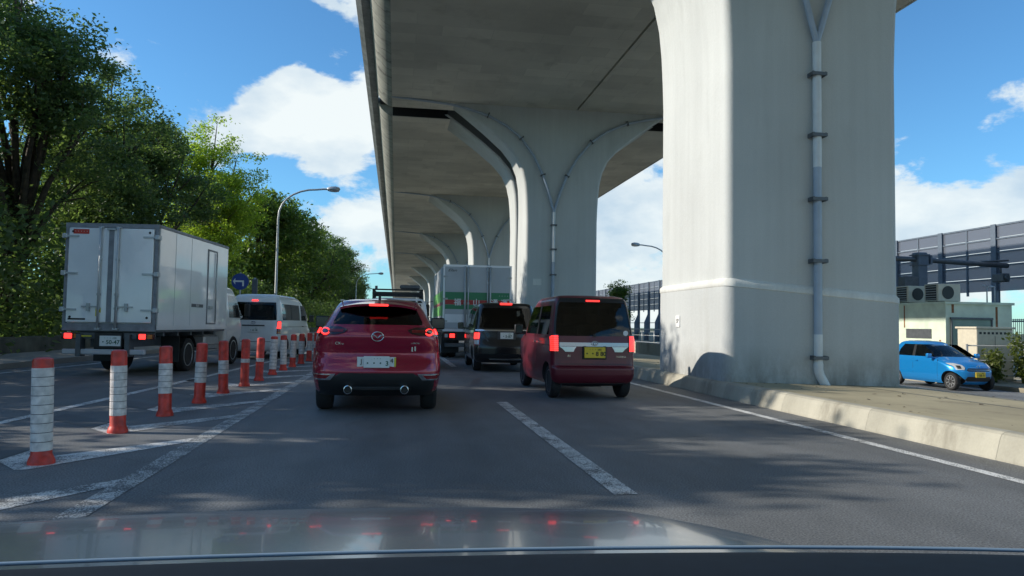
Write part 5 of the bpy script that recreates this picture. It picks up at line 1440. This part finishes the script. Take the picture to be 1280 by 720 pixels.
# chassis, lamps, underrun bar
b = MB(); b.box(-.42, -.32, .1, 6.0, .62, .82); b.box(.32, .42, .1, 6.0, .62, .82); b.box(-.42, .42, .1, .18, .62, .82)
for y in (.6, 1.4, 2.2, 3.0, 3.8): b.box(-.9, .9, y, y + .08, .86, .99)
b.box(-.95, .95, .05, 4.5, .95, 1.0); obj('chassis', b, 'steel_dark', t)
b = MB(); b.box(-.95, .78, -.03, .07, .46, .575, bev=.02); obj('underrun_bar', b, 'truck_grey', t)
b = MB()
for x in (-.6, .42): b.box(x - .05, x + .05, -.06, .15, .42, .9)
b.box(-.95, .95, .03, .10, .80, .93); obj('bar_bracket', b, 'steel_dark', t)
for s in (-1, 1):
    b = MB(); b.box(*sorted((s * .60, s * .97)), -.04, .03, .79, .92, bev=.012); lm = obj('tail_light', b, 'lens_dark', t)
    b = MB(); b.box(*sorted((s * .74, s * .90)) if s < 0 else sorted((s * .66, s * .80)), -.05, -.041, .80, .91, bev=.01); obj('lit_lens', b, 'brake', lm)
    b = MB(); b.box(*sorted((s * .60, s * .70)) if s < 0 else sorted((s * .84, s * .94)), -.05, -.041, .81, .90); obj('amber_lens', b, 'amber', lm)
    b = MB(); b.box(*sorted((s * .55, s * .97)), 1.35, 1.37, .25, .85); obj('mud_flap', b, 'black', t)
b = MB(); b.box(-.28, .30, -.02, .02, .60, .93); obj('plate_carrier', b, 'black', t)
plate(t, .06, -.04, .755, 'plate_white', 'ink_green', '・・・ 100', '・50-47', w=.44, h=.22)
lorry_wheels(t, [(2.0, True), (5.35, False)], .96, .40, .215)
for s in (-1, 1):
    b = MB()
    for k in range(9):
        a0, a1 = R(20 + k * 15.5), R(20 + (k + 1) * 15.5)
        b.quad([(s * .72, 2 + .47 * math.cos(a0), .4 + .47 * math.sin(a0)), (s * .97, 2 + .47 * math.cos(a0), .4 + .47 * math.sin(a0)), (s * .97, 2 + .47 * math.cos(a1), .4 + .47 * math.sin(a1)), (s * .72, 2 + .47 * math.cos(a1), .4 + .47 * math.sin(a1))])
    obj('mudguard', b, 'black', t)
b = MB(); b.tube([(.93, 2.6, .62), (.93, 4.6, .62)], .025, 6); b.tube([(.93, 2.6, .45), (.93, 4.6, .45)], .025, 6); b.box(.5, .9, 3.2, 4.2, .45, .85, bev=.05); obj('side_guard', b, 'steel', t)
# cab
b = MB(); B = Body([(.45, .86, 4.68, 6.2), (.6, .92, 4.66, 6.26), (1.1, .935, 4.66, 6.24), (1.3, .93, 4.66, 6.16), (1.9, .87, 4.68, 5.85), (2.15, .80, 4.72, 5.65), (2.22, .68, 4.8, 5.5)], 10.9, rcr=.08, rcf=.2, br=.01, bf=.06, tr=0, tf=0)
cb = link('cab', None, t)
B.mesh_into(b, list(np.linspace(.45, 2.22, 24))); obj('cab_shell', b, 'white_paint', cb, angle=32)
for s in (-1, 1):
    surf_patch('cab_window', B.side(s), [(1.32, 4.95, 5.95), (1.6, 4.95, 5.85), (1.95, 4.97, 5.65)], 'black_paint', cb, off=.004, ctr=Vector((0, 5.3, 1.5)))
    b = MB(); b.tube([(s * .92, 5.95, 1.75), (s * 1.08, 6.1, 1.8), (s * 1.08, 6.1, 1.35), (s * .94, 6.0, 1.3)], .014, 6); b.box(*sorted((s * 1.0, s * 1.16)), 6.05, 6.13, 1.35, 1.75, bev=.03); obj('wing_mirror', b, 'black', cb)
surf_patch('windscreen', B.front, [(1.3, -.82, .82), (1.9, -.74, .74)], 'black_paint', cb, off=.004)

# green-and-red striped lorry
t = thing('truck', 'silver lorry with green and red bands and large white lettering', 'truck', (2.885, 26.5, 0), R(0.2))
hw, z0, z1, L = 1.24, 1.02, 3.36, 6.4
b = MB(); b.box(-hw, hw, .04, L, z0, z1, bev=.012); obj('cargo_box', b, 'truck_grey', t)
b = MB()
for x in (-hw, hw - .06): b.box(x, x + .06, -.02, .04, z0, z1)
b.box(-hw, hw, -.022, .04, z1 - .05, z1 + .03); b.box(-hw, hw, -.022, .04, z0 - .04, z0 + .06); obj('rear_frame', b, 'truck_white', t)
xs = [-hw + .06, -.42, .40, hw - .06]
for k in range(3):
    d = link('rear_door', None, t)
    b = MB(); b.box(xs[k] + .008, xs[k + 1] - .008, -.035, .02, z0 + .07, z1 - .06, bev=.006); obj('door_panel', b, 'truck_grey', d)
    for nm, za, zb, mt in (('green_band', 2.12, 2.40, 'band_green'), ('red_band', 1.95, 2.12, 'band_red'), ('green_band', 1.78, 1.95, 'band_green'), ('white_band', 1.30, 1.60, 'truck_white')):
        b = MB(); b.box(xs[k] + .012, xs[k + 1] - .012, -.039, -.0355, za + .002, zb - .002); obj(nm, b, mt, d)
for x in (-.46, -.34, .36, .46):
    b = MB(); b.tube([(x, -.075, z0), (x, -.075, z1 - .02)], .022 if abs(x) < .45 else .03, 8)
    for z in (1.3, 2.0, 2.75, 3.2): b.box(x - .04, x + .04, -.09, -.03, z - .03, z + .03)
    obj('lock_rod', b, 'lamp_pole', t)
for s in (-1, 1):
    for z in (1.35, 2.15, 2.95):
        b = MB(); b.box(*sorted((s * (hw - .16), s * (hw + .01))), -.06, -.034, z - .03, z + .03); obj('hinge', b, 'steel', t)
for ch, x in (('福', -.72), ('山', -.04), ('通', .62), ('運', .98)):
    text('lettering', ch, .27, 'white', t, (x, -.045, 2.02), bold=.004)
text('lettering', '・・・・・', .10, 'white', t, (1.0, -.045, 2.28)); text('lettering', 'Elan', .14, 'ink_black', t, (-.93, -.04, 3.18), shear=.4, sx=1.4)
for s in (-1, 1):
    X = s * (hw + .004)
    for j, (nm, za, zb, mt) in enumerate((('light_green_band', 2.05, 2.45, 'band_green_light'), ('light_green_band', 1.55, 1.92, 'band_green_light'))):
        b = MB(); b.box(*sorted((s * hw, X)), .1, L - .1, za, zb); obj(nm, b, mt, t)
    for k in range(9):
        y = .15 + k * .68; b = MB(); b.prism([(y, 1.93), (y + .4, 1.93), (y + .55, 2.04), (y + .15, 2.04)], *sorted((s * hw, X + s * .001)), axis='x'); obj('red_slash', b, 'band_red', t)
b = MB(); b.box(-.5, -.36, .1, 8.2, .65, .9); b.box(.36, .5, .1, 8.2, .65, .9); b.box(-1.15, 1.15, .05, L, .92, 1.01)
for y in (.6, 1.8, 3.0, 4.2, 5.4): b.box(-1.1, 1.1, y, y + .1, .85, .98)
obj('chassis', b, 'steel_dark', t)
b = MB(); b.box(-1.15, 1.15, 0, .1, .42, .56, bev=.02); obj('underrun_bar', b, 'steel_dark', t)
b = MB(); b.box(-1.2, 1.2, -.01, .06, .66, .96); obj('lamp_panel', b, 'black', t)
for s in (-1, 1):
    b = MB(); b.box(*sorted((s * .72, s * 1.18)), -.05, .0, .74, .92, bev=.015); lm = obj('tail_light', b, 'lens_red', t)
    b = MB(); b.box(*sorted((s * .80, s * .98)), -.06, -.051, .76, .90); obj('lit_lens', b, 'brake', lm)
    b = MB(); b.box(*sorted((s * 1.05, s * 1.16)), -.06, -.051, .77, .89); obj('clear_lens', b, 'lens_clear', lm)
    b = MB(); b.box(*sorted((s * .6, s * 1.2)), .5, .53, .2, .9); obj('mud_flap', b, 'black', t)
plate(t, .0, -.05, .62, 'plate_white', 'ink_green', '', '・25-30', w=.44, h=.22)
lorry_wheels(t, [(1.5, True), (2.6, True), (7.0, False)], 1.2, .46, .26)
cb = link('cab', None, t)
b = MB(); B = Body([(.5, 1.1, 6.62, 8.5), (.7, 1.18, 6.6, 8.6), (1.5, 1.2, 6.6, 8.55), (2.3, 1.12, 6.62, 8.35), (2.7, 1.0, 6.7, 8.1), (2.78, .85, 6.8, 7.9)], 15.2, rcr=.08, rcf=.2, br=.01, bf=.06, tr=0, tf=0)
B.mesh_into(b, list(np.linspace(.5, 2.78, 24))); obj('cab_shell', b, 'white_paint', cb, angle=32)
for s in (-1, 1):
    b = MB(); b.tube([(s * 1.17, 8.2, 2.3), (s * 1.42, 8.4, 2.25), (s * 1.42, 8.4, 1.6), (s * 1.19, 8.3, 1.5)], .018, 6); b.box(*sorted((s * 1.32, s * 1.52)), 8.34, 8.44, 1.6, 2.15, bev=.03); b.box(*sorted((s * 1.32, s * 1.52)), 8.34, 8.44, 1.3, 1.55, bev=.03); obj('wing_mirror', b, 'black', cb)
    surf_patch('cab_window', B.side(s), [(1.55, 6.95, 8.2), (2.2, 7.0, 8.0)], 'black_paint', cb, off=.004, ctr=Vector((0, 7.5, 1.8)))

# ------------------------------------------------------------------ the car we sit in: bonnet, cowl and dashboard edge
t = thing('car', 'blue-grey bonnet and dark dash top of the car nearest the camera', 'car', (-0.14, 0, 0))
def bonnet(u, v):
    """u across -1..1, v 0 (windscreen) .. 1 (front edge)"""
    x = u * lerp(.86, .83, v)
    y = lerp(.72, 1.52, v) - 0.10 * u * u * v - .16 * (abs(u) ** 6)
    z = .980 - .070 * v - .066 * v * v * v - .062 * abs(u) ** 5 - .006 * u * u + 0.005 * math.exp(-((abs(u) - .62) / .06) ** 2)
    return (x, y, z)
b = MB(); b.grid([[bonnet(u, v) for u in np.linspace(-1, 1, 49)] for v in np.linspace(0, 1, 25)])
g2 = [[(bonnet(u, 1)[0] * k, bonnet(u, 1)[1] + (0.05 if q < 2 else 0.06), bonnet(u, 1)[2] - dz) for u in np.linspace(-1, 1, 49)] for q, (k, dz) in enumerate(((1.0, .03), (1.0, .12), (1.0, .3)))]
b.grid([[bonnet(u, 1) for u in np.linspace(-1, 1, 49)]] + g2)
obj('bonnet', b, 'ego_paint', t, angle=50)
for s in (-1, 1):
    b = MB(); b.grid([[(s * (lerp(.86, .83, v) + dx), lerp(.56, 1.28, v), lerp(.90, .76, v) - .012 - dz) for v in np.linspace(0, 1, 12)] for dx, dz in ((.004, 0), (.04, .01), (.07, .06), (.085, .2), (.085, .6))]); obj('wing', b, 'ego_paint', t, angle=50)
b = MB(); b.grid([[(x, .70 - .12 * (x / .8) ** 2 + dy, .948 - .075 * abs(x / .8) ** 4 + dz) for x in np.linspace(-.8, .8, 31)] for dy, dz in ((.03, -.03), (.0, .0), (-.06, .004), (-.10, -.03))]); obj('cowl', b, 'black', t, angle=50)
b = MB(); b.grid([[(x, .60 - .06 * (x / .8) ** 2 + dy, 1.036 - .006 * abs(x / .8) ** 4 + dz) for x in np.linspace(-.95, .95, 31)] for dy, dz in ((.03, -.16), (.0, 0), (-.05, .012), (-.2, .02), (-.33, .01), (-.36, -.1))]); obj('dashboard', b, 'dash', t, angle=50)
b = MB(); b.tube([(x, .612 - .06 * (x / .8) ** 2, 1.0366 - .006 * abs(x / .8) ** 4) for x in np.linspace(-.94, .94, 25)], .0016, 6); obj('windscreen_glint', b, 'glint_pale', t)  # thin pale tube standing in for the reflection along the windscreen foot
for x0, x1 in ((-.55, .05), (.1, .62)):
    b = MB(); b.tube([(x0, .655, .955), ((x0 + x1) / 2, .668, .963), (x1, .655, .957)], .007, 6); obj('wiper', b, 'black', t)
